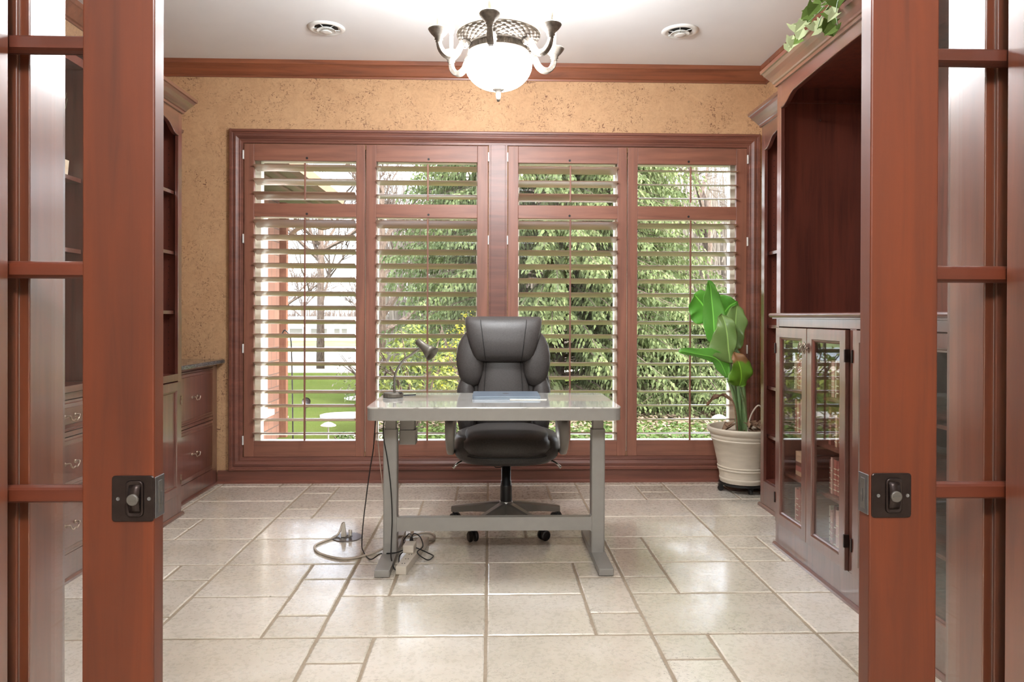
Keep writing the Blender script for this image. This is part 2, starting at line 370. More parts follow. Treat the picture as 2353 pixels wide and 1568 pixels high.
# floor: individual stone rectangles with chamfered edges over a grout bed
def make_floor():
    MB().box(-2.8, 2.4, -2.6, YB+.02, -.06, -.004).build('floor', M['grout'], **S)
    col = .6385; row = .408; x0 = -.014; yl = 2.757
    cells = []
    cols = {k: [] for k in range(-5, 5)}
    # item: (code, rows) from the row nearest the camera outward
    seq = {-3: ['F', 'R2', 'F', 'L1', 'F', 'F', 'R1', 'F', 'F', 'F'], -2: ['F', 'R2', 'F', 'F', 'L2', 'F', 'R1', 'F', 'F', 'F'],
           -1: ['L1', 'F', 'L1', 'F', 'L2', 'R1', 'F', 'F', 'F', 'F'], 0: ['F', 'R2', 'F', 'L1', 'F', 'R1', 'F', 'F', 'F', 'F'],
           1: ['L1', 'F', 'L2', 'F', 'F', 'R1', 'F', 'F', 'F'], 2: ['F', 'F', 'F', 'L1', 'F', 'F', 'R1', 'F', 'F']}
    mb = MB(); tv = []
    g = .0055
    def tile(xa, xb, ya, yb):
        xa += g; xb -= g; ya += g; yb -= g; c = .006
        xa = max(xa, -2.7); xb = min(xb, 2.3); yb = min(yb, YB+.01); ya = max(ya, -2.5)
        if xb-xa < .03 or yb-ya < .03: return
        k = 5
        def ring(d, z):
            pts = []
            for (ax, ay, bx, by) in ((xa, ya, xb, ya), (xb, ya, xb, yb), (xb, yb, xa, yb), (xa, yb, xa, ya)):
                nseg = max(3, int(max(abs(bx-ax), abs(by-ay))/.05))
                for i in range(nseg):
                    t = i/nseg; px, py = ax+(bx-ax)*t, ay+(by-ay)*t
                    px = min(max(px, xa+d), xb-d); py = min(max(py, ya+d), yb-d)
                    pts.append((px, py, z))
            return pts
        r0 = ring(0, -.006); r2 = ring(c, 0); rn = random.Random(int(xa*1000)*7+int(ya*1000))
        jit = [(rn.uniform(-.0018, .0018), rn.uniform(-.0018, .0018)) for _ in r0]
        r1 = [(p[0]+j[0], p[1]+j[1], -.0025) for p, j in zip(ring(.0015, -.0015), jit)]
        r2 = [(p[0]+j[0], p[1]+j[1], 0) for p, j in zip(r2, jit)]
        nf = len(mb.f); mb.loops([r0, r1, r2], cap0=False); tv.extend([rn.random()]*(len(mb.f)-nf))
    def cell(cx0, cy0, code):
        w, h = col, row; a = w*.335
        if code == 'F': tile(cx0, cx0+w, cy0, cy0+h); return 1
        n = int(code[1]); H = h*n
        sx0, sx1, bx0, bx1 = (cx0, cx0+a, cx0+a, cx0+w) if code[0] == 'L' else (cx0+w-a, cx0+w, cx0, cx0+w-a)
        for i in range(n): tile(bx0, bx1, cy0+i*h, cy0+(i+1)*h)
        if n == 1: tile(sx0, sx1, cy0, cy0+h/2); tile(sx0, sx1, cy0+h/2, cy0+h)
        else: tile(sx0, sx1, cy0, cy0+h*.5); tile(sx0, sx1, cy0+h*.5, cy0+h*1.5); tile(sx0, sx1, cy0+h*1.5, cy0+2*h)
        return n
    for k in range(-5, 5):
        s_ = seq.get(k, ['F']*10); y = yl - row
        for code in s_: y += row*cell(x0+k*col, y, code)
        y = yl-row
        for i in range(12):
            y -= row; cell(x0+k*col, y, random.choice(['F', 'F', 'L1', 'R1']))
    o = mb.build('floor', M['tile'], recalc=False, **S)
    a = o.data.attributes.new('tile', 'FLOAT', 'FACE')
    for i, v in enumerate(tv): a.data[i].value = v
make_floor()
MB().box(-2.8, 2.4, -2.6, YB, ZC, ZC+.1).build('ceiling', M['ceil'], **S)
# window wall with two openings
WZ0, WZ1 = .22, 2.44
wbk = MB(); wbk.box(XL-.1, -1.78, YB, 5.6, 0, ZC).box(1.89, XR+.1, YB, 5.6, 0, ZC).box(-1.78, 1.89, YB, 5.6, 0, WZ0).box(-1.78, 1.89, YB, 5.6, WZ1, ZC).box(-.035, .14, YB, 5.6, WZ0, WZ1)
wbk.build('wall_back', M['cork'], **S)
MB().box(XL-.1, XL, YF, YB, 0, ZC).build('wall_left', M['cork'], **S)
MB().box(XR, XR+.1, YF, YB, 0, ZC).build('wall_right', M['cork'], **S)
DH = 2.42
wf = MB()
for a, b_ in ((XL-.1, OX0-.02), (OX1+.02, XR+.1)):
    wf.box(a, b_, 1.27, 1.333, 0, ZC); wf.box(a, b_, 1.398, YF, 0, ZC)
wf.box(OX0-.02, OX1+.02, 1.27, 1.333, DH, ZC).box(OX0-.02, OX1+.02, 1.398, YF, DH, ZC)
wf.build('wall_front', M['hallwall'], **S)
# jamb linings: hall side and room side pieces with the pocket slot between them
jl = MB()
for x, s_ in ((OX0, -1), (OX1, 1)):
    a, b_ = sorted((x, x+s_*.02))
    jl.box(a, b_, 1.262, 1.335, 0, DH); jl.box(a, b_, 1.396, 1.505, 0, DH)
jl.box(OX0-.16, OX0-.02, 1.390, 1.398, 0, DH).box(OX1+.02, OX1+.16, 1.390, 1.398, 0, DH)
jl.box(OX0, OX1, 1.262, 1.335, DH-.02, DH).box(OX0, OX1, 1.396, 1.505, DH-.02, DH)
jl.build('trim_1', M['jamb'], bevel=.002, **S)
# door casings (hall side and room side), stepped profile
def casing(name, yface, sgn, mat):
    prof = [(0, 0), (0, .018), (.008, .022), (.012, .018), (.016, .022), (.022, .022), (.026, .016), (.07, .020), (.074, .026), (.095, .028), (.1, .024), (.1, 0)]
    mb = MB()
    for x, s_ in ((OX0-.006, -1), (OX1+.006, 1)):
        mb.prism([(x+s_*w, yface+sgn*d) for w, d in prof], lambda p, q, h: (p, q, h), 0, DH+.1)
    mb.box(OX0-.006, OX1+.006, min(yface, yface+sgn*.02), max(yface, yface+sgn*.02), DH, DH+.1)
    mb.build(name, mat, **S)
casing('trim_2', 1.268, -1, M['door']); casing('trim_3', 1.502, 1, M['cab_v'])
# hall shell behind the camera
MB().box(-2.8, -2.7, -2.6, 1.27, 0, ZC).build('wall_hall_left', M['hallwall'], **S)
MB().box(2.3, 2.4, -2.6, 1.27, 0, ZC).build('wall_hall_right', M['hallwall'], **S)
MB().box(-2.8, 2.4, -2.7, -2.6, 0, ZC).build('wall_hall_back', M['hallwall'], **S)

# rectangular mitred frame on a wall facing -Y: profile (inset, projection)
def rectframe(mb, x0, x1, z0, z1, y, prof, insetfn=None):
    L = [[(x0+w, y-d, z0+w), (x1-w, y-d, z0+w), (x1-w, y-d, z1-w), (x0+w, y-d, z1-w)] for w, d in prof]
    return mb.loops(L, ring=True)
prof = [(0, 0), (0, .028), (.006, .034), (.018, .034), (.022, .026), (.03, .024), (.036, .029), (.05, .031), (.064, .024), (.070, .018), (.078, .020), (.082, .016), (.098, .014), (.1, .010), (.1, -.02), (.05, -.02)]
mb = MB(); rectframe(mb, -1.9, 2.0, .092, 2.578, YB, prof)
mb.build('trim_4', M['cas'], **S)
MB().box(-.016, .122, 5.305, YB+.02, .187, 2.48).box(-.001, .107, 5.300, 5.305, .187, 2.48).build('trim_5', M['cas'], bevel=.002, **S)
# crown moulding round the room
cp = [(0, 0), (.010, 0), (.012, .012), (.022, .018), (.034, .036), (.05, .062), (.062, .078), (.070, .082), (.072, .112), (0, .112)]
mb = MB(); L = []
for p, h in cp:
    z = ZC - .112 + h; L.append([(XL+p, YF+p, z), (XR-p, YF+p, z), (XR-p, YB-p, z), (XL+p, YB-p, z)])
mb.loops(L, ring=True).build('trim_6', M['crown'], **S)
mb = MB().box(-1.98, 2.05, 5.308, YB, 0, .092); mb.prism([(5.312, 0), (5.294, 0), (5.296, .012), (5.308, .02)], lambda a, b_, h: (h, a, b_), -1.98, 2.05)
mb.build('baseboard_back', M['cas'], **S)
mb = MB().box(XR-.02, XR, 4.65, 5.31, 0, .09); mb.build('baseboard_right', M['cas'], **S)

# ------------------------------------------------------------------ windows
PAN = [(-1.797, -.918, -1.722, -.984), (-.915, -.018, -.838, -.099), (.124, 1.007, .202, .936), (1.010, 1.904, 1.085, 1.821)]
for i, (a, b_, o0, o1) in enumerate(PAN):
    w = thing('window_%d' % (i+1), None, None, ((o0+o1)/2, 5.5, .3), kind='structure')
    x0, x1 = (a+.02 if i in (0, 2) else a+.002), (b_-.002 if i in (0, 2) else b_-.02)
    mb = MB(); L = []
    rectframe(mb, x0, x1, WZ0, WZ1, 5.47, [(0, 0), (0, .04), (.07, .04), (.07, 0), (.07, -.03), (0, -.03)])
    mb.box(x0+.06, x1-.06, 5.44, 5.5, 1.955, 1.985)
    mb.build('window_frame', M['cream'], w, bevel=.003)
    MB().box(x0+.06, x1-.06, 5.468, 5.474, WZ0+.06, 1.96).build('pane', M['glass'], w)
    MB().box(x0+.06, x1-.06, 5.468, 5.474, 1.98, WZ1-.06).build('pane', M['glass'], w)
    if i in (0, 2):   # sill and lining of the opening
        X0, X1 = (-1.78, -.035) if i == 0 else (.14, 1.89)
        MB().box(X0, X1, 5.36, 5.44, WZ0-.0, WZ0+.02).box(X0, X0+.015, 5.36, 5.6, WZ0, WZ1).box(X1-.015, X1, 5.36, 5.6, WZ0, WZ1).box(X0, X1, 5.36, 5.6, WZ1-.02, WZ1).build('window_lining', M['cream'], w)

# ------------------------------------------------------------------ plantation shutters
SHL = ['cherry wood plantation shutter farthest left, in front of the brick wing outside', 'cherry wood plantation shutter behind the grey desk lamp',
       'cherry wood plantation shutter just right of the centre post, behind the leather chair', 'cherry wood plantation shutter farthest right, behind the big-leaved potted plant']
def louver_mesh(w, t):
    n = 12; half = .057
    ring = [(half*math.cos(2*math.pi*k/n), .0055*math.copysign(abs(math.sin(2*math.pi*k/n))**.8, math.sin(2*math.pi*k/n))) for k in range(n)]
    return ring
SY0, SY1 = 5.313, 5.343
for i, (a, b_, o0, o1) in enumerate(PAN):
    t = thing('plantation_shutter', SHL[i], 'shutter', ((a+b_)/2, 5.328, .187), group='shutters across the window')
    for x0, x1 in ((a+.003, o0), (o1, b_-.003)):
        MB().box(x0, x1, SY0, SY1, .192, 2.474).build('stile', M['sh_v'], t, bevel=.003)
    for z0, z1 in ((.192, .306), (1.944, 2.041), (2.352, 2.474)):
        MB().box(o0, o1, SY0+.002, SY1-.002, z0, z1).build('rail', M['sh_h'], t, bevel=.002)
    xm = (o0+o1)/2 + .012
    zs = [1.903-.1025*k-.008 for k in range(16)] + [2.302, 2.200, 2.098]
    for k, z in enumerate(zs):
        tilt = R(17)
        if k < 16 and i == 3: tilt = R(13)
        if k >= 16:
            tilt = {0: (R(16), R(16), R(24)), 1: (R(9), R(9), R(7)), 2: (R(20), R(17), R(24)), 3: (R(-6), R(-6), R(-6))}[i][k-16]
        if k == 0 and i < 3: tilt = R(26)
        # tilt>0 : room edge high
        ring = louver_mesh(0, 0); L = []
        for x in (o0+.002, o1-.002):
            L.append([(x, 5.328+p*math.cos(tilt)-q*math.sin(tilt)*-1*0 + q*math.sin(tilt), z + q*math.cos(tilt) - p*math.sin(tilt)) for p, q in ring])
        MB().loops(L).build('louver', M['louver'], t, smooth=False)
    MB().box(xm-.006, xm+.006, 5.255, 5.268, .318, 1.93).build('tilt_rod', M['sh_v'], t, bevel=.002)
    MB().box(xm-.006, xm+.006, 5.258, 5.27, 2.06, 2.325).build('tilt_rod', M['sh_v'], t, bevel=.002)
    for z in (1.965, 2.372):   # rod notch above each rod
        MB().lathe([(.0085, 0), (.0085, .003)], (xm, 5.3125, z), 12, 'y').build('rod_notch', M['seam'], t)
    hx = a-.001 if i in (0, 2) else b_+.001
    for z in (.28, .95, 1.75, 2.36):
        MB().box(hx-.004, hx+.004, 5.305, 5.315, z, z+.065).build('hinge', M['white'], t)

# ------------------------------------------------------------------ pocket doors
def door(idx, xe, s, X_in):
    # xe leading edge x, s = direction into the pocket
    d = thing('door_%d' % idx, None, None, (xe+s*.4, 1.365, .01), kind='structure')
    Y0, Y1 = 1.345, 1.385; wst = .130; W = .92
    a, b_ = sorted((xe, xe+s*wst)); MB().box(a, b_, Y0, Y1, .01, DH-.03).build('stile', M['door'], d, bevel=.003)
    a, b_ = sorted((xe+s*(W-wst), xe+s*W)); MB().box(a, b_, Y0, Y1, .01, DH-.03).build('stile', M['door'], d, bevel=.003)
    ia, ib = sorted((xe+s*wst, xe+s*(W-wst)))
    MB().box(ia, ib, Y0, Y1, .01, .44).build('rail', M['door_h'], d); MB().box(ia, ib, Y0, Y1, 2.27, DH-.03).build('rail', M['door_h'], d)
    zs = [.44, .889, 1.304, 1.720, 2.27]
    for z in zs[1:-1]:
        pr_ = [(Y0+.003, z-.010), (Y0+.003, z+.010), (Y0+.008, z+.0135), (Y0+.016, z+.016), (Y1-.016, z+.016), (Y1-.008, z+.0135), (Y1-.003, z+.010), (Y1-.003, z-.010), (Y1-.008, z-.0135), (Y1-.016, z-.016), (Y0+.016, z-.016), (Y0+.008, z-.0135)]
        MB().prism(pr_, lambda p, q, h: (h, p, q), ia, ib).build('muntin', M['door_h'], d)
    for j in range(4):
        za = zs[j] + (.016 if j else 0); zb = zs[j+1] - (.016 if j < 3 else 0)
        ym = (Y0+Y1)/2; mb = MB(); L = []
        for ins, y in ((0, ym-.0012), (.022, ym-.003), (.022, ym+.003), (0, ym+.0012)):
            L.append([(ia+ins, y, za+ins), (ib-ins, y, za+ins), (ib-ins, y, zb-ins), (ia+ins, y, zb-ins)])
        # front bevel ring, back bevel ring
        mb.loops([L[0], L[1]], cap0=False, cap1=True); mb2 = mb
        n0 = len(mb.v); mb.loops([L[2], L[3]], cap0=True, cap1=False)
        mb.f += [(0, 1, n0+5, n0+4), (1, 2, n0+6, n0+5), (2, 3, n0+7, n0+6), (3, 0, n0+4, n0+7)]
        # bead round the glass
        mb.build('pane', M['lite'], d)
    # lock: face plate, recessed pull, thumb turn, screws
    cx_ = (-.654 if s < 0 else .759); z0, z1 = .842, .926; hw = .038
    lk = MB(); L = []
    def rr(hw_, hh, y, r=.006, cz=.884, ox=0):
        pts = []
        for qx, qz, a0 in ((1, 1, 0), (-1, 1, 90), (-1, -1, 180), (1, -1, 270)):
            for a_ in (0, 30, 60, 90):
                pts.append((cx_+ox+qx*(hw_-r)+r*math.cos(R(a0+a_)), y, cz+qz*(hh-r)+r*math.sin(R(a0+a_))))
        return pts
    lk = MB().loops([rr(hw, .042, Y0), rr(hw, .042, Y0-.002), rr(hw-.001, .041, Y0-.003)])
    lock = lk.build('lock_plate', M['bronze'], d)
    ox = .004
    cup = MB().loops([rr(.0165, .0335, Y0-.0031, .008, ox=ox), rr(.015, .032, Y0-.0065, .008, ox=ox), rr(.012, .030, Y0-.0055, .006, ox=ox), rr(.010, .026, Y0-.0035, .006, ox=ox)])
    cup.build('finger_pull', M['bronze'], lock, smooth=True)
    mb = MB()
    for k in range(9):
        pass
    arch = [[(cx_+ox+dx, Y0-.004-.008*math.sin(math.pi*(k/8))*.9, .858+.052*k/8) for dx in (-.010, .010)] + [(cx_+ox+dx, Y0-.002, .858+.052*k/8) for dx in (.010, -.010)] for k in range(9)]
    MB().loops(arch).build('pull_bar', M['bronze'], lock, smooth=True)
    MB().lathe([(.0105, 0), (.0105, -.004), (.009, -.005)], (cx_+ox, Y0-.0095, .884), 20, 'y').box(cx_+ox-.007, cx_+ox+.007, Y0-.0155, Y0-.0145, .883, .885).build('thumb_turn', M['darkgrey'], lock)
    for dx in (-.026, .030 if s > 0 else .030):
        MB().lathe([(.0034, 0), (.0034, -.001), (.002, -.0005)], (cx_+dx, Y0-.0031, .884), 12, 'y').build('screw', M['steel'], lock)
    e0, e1 = sorted((xe, xe-s*.0025))
    ep = MB().box(e0, e1, Y0+.002, Y1-.002, .846, .922).build('edge_plate', M['steel'], d, bevel=.001)
    e0, e1 = sorted((xe-s*.0025, xe-s*.004))
    MB().box(e0, e1, Y0+.012, Y1-.014, .855, .913).build('edge_pull', M['darkgrey'], ep)
    MB().box(min(xe-s*.0045, xe), max(xe-s*.0045, xe), Y0+.018, Y1-.019, .868, .893).build('latch', M['steel'], ep)
door(1, -.617, -1, OX0); door(2, .718, 1, OX1)

# ------------------------------------------------------------------ cabinets
def loops_rect(u0, u1, z0, z1, steps):
    return [[(u0+w, d, z0+w), (u1-w, d, z0+w), (u1-w, d, z1-w), (u0+w, d, z1-w)] for w, d in steps]
def fronted(Xf, s): return lambda u, d, z: (Xf - s*d, u, z)     # d>0 towards the room
def frame_front(mp, u0, u1, z0, z1, glassd=False, th=.018, fw_=.05):
    mb = MB(mp)
    if glassd:
        L = loops_rect(u0, u1, z0, z1, [(0, -.004), (0, th-.002), (.002, th), (fw_, th), (fw_+.003, th-.005), (fw_+.008, th-.006), (fw_+.014, th-.010), (fw_+.014, -.004)])
        mb.loops(L, ring=True)
    else:
        L = loops_rect(u0, u1, z0, z1, [(0, -.004), (0, th-.002), (.002, th), (fw_, th), (fw_+.003, th-.005), (fw_+.008, th-.006), (fw_+.014, th-.010), (fw_+.014, th-.012)])
        mb.loops(L)
    return mb
def arch_valance(mp, u0, u1, zs, zp, zt, d0=-.02, d1=.0):
    # zs springing height, zp peak
    w = u1-u0; pts = []
    N = 40
    def z_at(t):
        e = min(t, 1-t)*w
        if e < .03: return zs
        if e < .16: x = (e-.03)/.13; return zs + (zp-zs)*.72*(x*x*(3-2*x))
        x = min(1, (e-.16)/max(.05, w/2-.16)); return zs + (zp-zs)*(.72+.28*math.sin(x*math.pi/2))
    low = [(u0+w*k/N, z_at(k/N)) for k in range(N+1)]
    mb = MB(mp); vs = []; fs = []
    for k, (u, z) in enumerate(low): vs += [(u, d0, z), (u, d1, z), (u, d1, zt), (u, d0, zt)]
    for k in range(N):
        a = 4*k; b_ = 4*(k+1)
        for j in range(4): fs.append((a+j, a+(j+1) % 4, b_+(j+1) % 4, b_+j))
    fs += [(0, 1, 2, 3), (4*N+3, 4*N+2, 4*N+1, 4*N)]
    mb.add(vs, fs); bead = MB(mp); bead.tube([(u, d1+.001, z+.004) for u, z in low], .004, 6)
    return mb, bead
CROWN = [(0, 2.455), (.010, 2.455), (.012, 2.468), (.018, 2.472), (.022, 2.480), (.036, 2.500), (.052, 2.520), (.060, 2.535), (.068, 2.538), (.070, 2.556), (0, 2.556)]
def unit_crown(root, Xf, s, xb, u0, u1, mat, near=True, far=True):
    mb = MB(); L = []
    for p, z in CROWN:
        xo = Xf - s*p; L.append([(xb, u0-(p if near else 0), z), (xo, u0-(p if near else 0), z), (xo, u1+(p if far else 0), z), (xb, u1+(p if far else 0), z)])
    vs = [q for l in L for q in l]; fs = []; K = len(L)
    for k in range(K):
        for i in range(3): a = 4*k; b_ = 4*((k+1) % K); fs.append((a+i, a+i+1, b_+i+1, b_+i))
    fs.append(tuple(4*k for k in range(K))); fs.append(tuple(4*k+3 for k in range(K-1, -1, -1)))
    mb.add(vs, fs); return mb.build('crown_moulding', mat, root)
def hingep(mp, u, z, root, mat=None):
    return MB(mp).box(u-.005, u+.005, .001, .023, z, z+.055).build('hinge', mat or M['bronze'], root, bevel=.001)

# --- right centre unit
mp = fronted(1.53, 1); U0, U1, XB = 2.15, 3.823, XR-.003
rc = thing('bookcase', 'tall dark cherry wall unit with glass doors full of books below an empty arched niche', 'bookcase', (1.79, (U0+U1)/2, 0))
T = .02
body = MB()
for u in (U0, U1-T): body.box(1.55, XB, u, u+T, 0, 2.46)
body.box(XB-.012, XB, U0, U1, .12, 2.46).box(1.55, XB, U0, U1, 2.44, 2.46).box(1.55, XB, U0, U1, .12, .14).box(1.55, XB, U0, U1, 1.195, 1.215)
body.box(1.55, XB, 2.995, 3.01, .14, 1.195)
body.build('carcass', M['cab_in'], rc)
ff = MB(mp)
ff.box(U1-.034, U1, -.02, 0, 0, 2.46).box(U0, U0+.034, -.02, 0, 0, 2.46).box(U0+.034, U1-.034, -.02, 0, 0, .137).box(U0+.034, U1-.034, -.02, 0, 1.172, 1.213).box(2.975, 3.03, -.02, 0, .137, 1.172)
ff.box(U1-.052, U1-.034, -.02, 0, 1.213, 2.46).box(U0+.034, U0+.052, -.02, 0, 1.213, 2.46)
ff.build('face_frame', M['cab_v'], rc, bevel=.0015)
va, be = arch_valance(mp, U0+.052, U1-.052, 2.325, 2.392, 2.46); va.build('valance', M['cab_h'], rc); be.build('valance_bead', M['cab_h'], rc, smooth=True)
unit_crown(rc, 1.53, 1, XB, U0, U1, M['cab_h'])
mb = MB(mp); mb.prism([(-.02, 1.213), (.012, 1.213), (.012, 1.219), (.024, 1.221), (.030, 1.226), (.032, 1.232), (.03, 1.239), (.024, 1.243), (-.02, 1.243)], lambda d, z, h: (h, d, z), U0-.02, U1+.028)
mb.build('nosing', M['cab_h'], rc)
MB().box(1.551, XB-.012, U0+T, U1-T, 1.216, 1.242).build('niche_shelf', M['cab_in'], rc)
MB().box(1.56, XB-.012, U1-T-.012, U1-T, 2.36, 2.375).build('niche_ledge', M['cab_in'], rc)
MB(mp).prism([(0, 0), (.014, 0), (.013, .012), (.004, .02), (0, .02)], lambda d, z, h: (h, d, z), U0-.012, U1+.012).build('base_shoe', M['cab_h'], rc)
for z in (.385, .61, .835):
    MB().box(1.562, XB-.012, 3.01, U1-T, z, z+.014).build('shelf', M['cab_in'], rc)
    MB().box(1.562, XB-.012, U0+T, 2.995, z, z+.014).build('shelf', M['cab_in'], rc)
pin = MB().lathe([(.005, 0), (.005, -.01)], (1.75, U1-T, 2.27), 10, 'y').build('shelf_pin', M['chrome'], rc)
for j, (a, b_) in enumerate(((2.188, 2.578), (2.582, 2.972), (3.034, 3.410), (3.414, 3.786))):
    dd = frame_front(mp, a, b_, .141, 1.168, True).build('cabinet_door', M['cab_v'], rc)
    MB(mp).box(a+.055, b_-.055, .002, .006, .196, 1.113).build('glass_pane', M['cabglass'], dd)
    hu = b_+.001 if j in (1, 3) else a-.001
    for z in (.24, 1.03): hingep(mp, hu, z, dd)
    ku = a+.022 if j in (1, 3) else b_-.022
    kb = MB(mp); kb.tube([(ku, .017, 1.075), (ku, .032, 1.075)], .004, 8)
    for k in range(6):
        ph = 2*math.pi*k/6
        kb.tube([(ku+.011*math.sin(math.pi*t/8)*math.cos(ph+t*.45), .040+.009*math.sin(math.pi*t/8)*math.sin(ph+t*.45), 1.047+.056*t/8) for t in range(9)], .0022, 5)
    kb.build('birdcage_knob', M['nickel'], dd, smooth=True)
# books behind the far pair of glass doors
rb = random.Random(3)
rowname = ['bottom shelf', 'second shelf up', 'third shelf up', 'top shelf']
bayname = ['left-hand glass door', 'right-hand glass door']
ORD = ['first', 'second', 'third', 'fourth', 'fifth', 'sixth', 'seventh', 'eighth', 'ninth', 'tenth', 'eleventh', 'twelfth', 'thirteenth', 'fourteenth', 'fifteenth', 'sixteenth', 'seventeenth', 'eighteenth', 'nineteenth', 'twentieth']
cn = ['tan', 'rose-red', 'cream', 'rust', 'pink', 'brown', 'wine-red']
for bay, (a, b_) in enumerate(((3.475, 3.735), (3.092, 3.355))):
    for row_ in range(4):
        zb = (.1405, .3995, .6245, .8495)[row_]; u = b_; idx = 0
        flat = (bay == 0 and row_ == 1)
        while u > a+.02:
            if flat and idx == 0:
                z = zb
                for q in range(5):
                    th = rb.uniform(.022, .032); mi = rb.choice([0, 1, 4, 5])
                    mb = MB().box(1.60, 1.74, u-.085, u, z, z+th)
                    t = thing('book', 'book lying flat in the pile behind the left-hand glass door, %s' % ['at the bottom', 'second from the bottom', 'in the middle', 'second from the top', 'on top'][q], 'book', (1.67, u-.04, z), group='books behind the glass doors')
                    MB().box(1.60, 1.74, u-.085, u, z, z+.002).box(1.60, 1.74, u-.085, u, z+th-.002, z+th-.0005).box(1.60, 1.603, u-.085, u, z+.002, z+th-.002).build('cover', BOOKS[mi], t)
                    MB().box(1.603, 1.738, u-.083, u-.002, z+.002, z+th-.002).build('page_block', M['paper'], t)
                    z += th
                u -= .095; idx += 1; continue
            w = rb.uniform(.013, .030); h = rb.uniform(.145, .185) if row_ else rb.uniform(.16, .2); gap = rb.random() < .1
            if row_ == 0: h *= 1.05
            mi = rb.randrange(7); dpt = rb.uniform(.10, .14)
            if u-w < a: break
            side = 'from the left' if idx < 99 else ''
            t = thing('book', '%s book, %s from the left on the %s, %s' % (cn[mi], ORD[idx], rowname[row_], bayname[bay]), 'book', (1.60+dpt/2, u-w/2, zb), group='books behind the glass doors')
            x0_ = 1.592 + rb.uniform(0, .012)
            MB().box(x0_, x0_+dpt, u-w, u-w+.0015, zb, zb+h).box(x0_, x0_+dpt, u-.0020, u-.0005, zb, zb+h).box(x0_-.002, x0_, u-w, u-.0005, zb, zb+h).build('cover', BOOKS[mi], t)
            MB().box(x0_, x0_+dpt-.004, u-w+.0015, u-.0020, zb+.003, zb+h-.003).build('page_block', M['paper'], t)
            sp = MB(); nb = rb.choice([2, 3, 4, 5]);
            for q in range(nb): sp.box(x0_-.0032, x0_-.002, u-w+.001, u-.0015, zb+h*(.12+.76*q/nb), zb+h*(.12+.76*q/nb)+.004)
            sp.build('spine_band', BOOKS[2] if mi != 2 else BOOKS[5], t)
            u -= w+.001+(.02 if gap else 0); idx += 1

# --- right far flank
mp = fronted(1.757, 1); a, b_ = 3.826, 4.642
rf = thing('bookcase', 'narrow open cherry bookcase beside the potted plant, arched top and bare shelves', 'bookcase', (1.9, (a+b_)/2, 0))
body = MB()
for u in (a, b_-T): body.box(1.777, XB, u, u+T, 0, 2.46)
body.box(XB-.012, XB, a, b_, .1, 2.46).box(1.777, XB, a, b_, 2.44, 2.46).box(1.777, XB, a, b_, .155, .175)
body.build('carcass', M['cab_in'], rf)
MB(mp).box(b_-.05, b_, -.02, 0, 0, 2.46).box(a, a+.04, -.02, 0, 0, 2.46).box(a+.04, b_-.05, -.02, 0, 0, .17).build('face_frame', M['cab_v'], rf, bevel=.0015)
va, be = arch_valance(mp, a+.04, b_-.05, 2.295, 2.385, 2.46); va.build('valance', M['cab_h'], rf); be.build('valance_bead', M['cab_h'], rf, smooth=True)
unit_crown(rf, 1.757, 1, XB, a, b_, M['cab_h'], near=False)
MB(mp).prism([(0, 0), (.014, 0), (.013, .012), (.004, .02), (0, .02)], lambda d, z, h: (h, d, z), a, b_+.012).build('base_shoe', M['cab_h'], rf)
for z in (.445, .758, 1.152, 1.622):
    MB().box(1.79, XB-.012, a+T, b_-T, z, z+.02).build('shelf', M['cab_h'], rf)
pm_ = MB()
for q in range(54):
    for xx in (1.83, 1.99): pm_.lathe([(.003, 0), (.003, -.0008)], (xx, b_-T-.0002, .22+q*.038), 6, 'y')
pm_.build('peg_holes', M['seam'], rf)

# --- left tall unit
mp = fronted(-1.89, -1); a, b_ = 3.62, 4.482; XLb = XL+.003
lt = thing('bookcase', 'tall cherry bookcase on the left wall with arched top, shelves and a panelled door', 'bookcase', (-2.2, (a+b_)/2, 0))
body = MB()
for u in (a, b_-T): body.box(XLb, -1.91, u, u+T, 0, 2.46)
body.box(XLb, XLb+.012, a, b_, .1, 2.46).box(XLb, -1.91, a, b_, 2.44, 2.46).box(XLb, -1.91, a, b_, .12, .14).box(XLb, -1.91, a, b_, .845, .865)
body.build('carcass', M['cab_in'], lt)
MB(mp).box(b_-.05, b_, -.02, 0, 0, 2.46).box(a, a+.05, -.02, 0, 0, 2.46).box(a+.05, b_-.05, -.02, 0, 0, .137).box(a+.05, b_-.05, -.02, 0, .825, .868).build('face_frame', M['cab_v'], lt, bevel=.0015)
va, be = arch_valance(mp, a+.05, b_-.05, 2.31, 2.39, 2.46); va.build('valance', M['cab_h'], lt); be.build('valance_bead', M['cab_h'], lt, smooth=True)
unit_crown(lt, -1.89, -1, XLb, a, b_, M['cab_h'])
MB(mp).prism([(0, 0), (.014, 0), (.013, .012), (.004, .02), (0, .02)], lambda d, z, h: (h, d, z), a-.012, b_+.012).build('base_shoe', M['cab_h'], lt)
for z in (1.59, 1.955, 1.23):
    MB().box(XLb+.012, -1.92, a+T, b_-T, z, z+.02).build('shelf', M['cab_h'], lt)
pm_ = MB()
for q in range(34):
    for xx in (-1.96, -2.4): pm_.lathe([(.003, 0), (.003, -.0008)], (xx, b_-T-.0002, .92+q*.04), 6, 'y')
pm_.build('peg_holes', M['seam'], lt)
um = (a+b_)/2
for p0, p1, hu in ((a+.053, um-.002, a+.051), (um+.002, b_-.053, b_-.051)):
    dd = frame_front(mp, p0, p1, .141, .821).build('cabinet_door', M['cab_v'], lt)
    for z in (.2, .68): hingep(mp, hu, z, dd, M['nickel'])

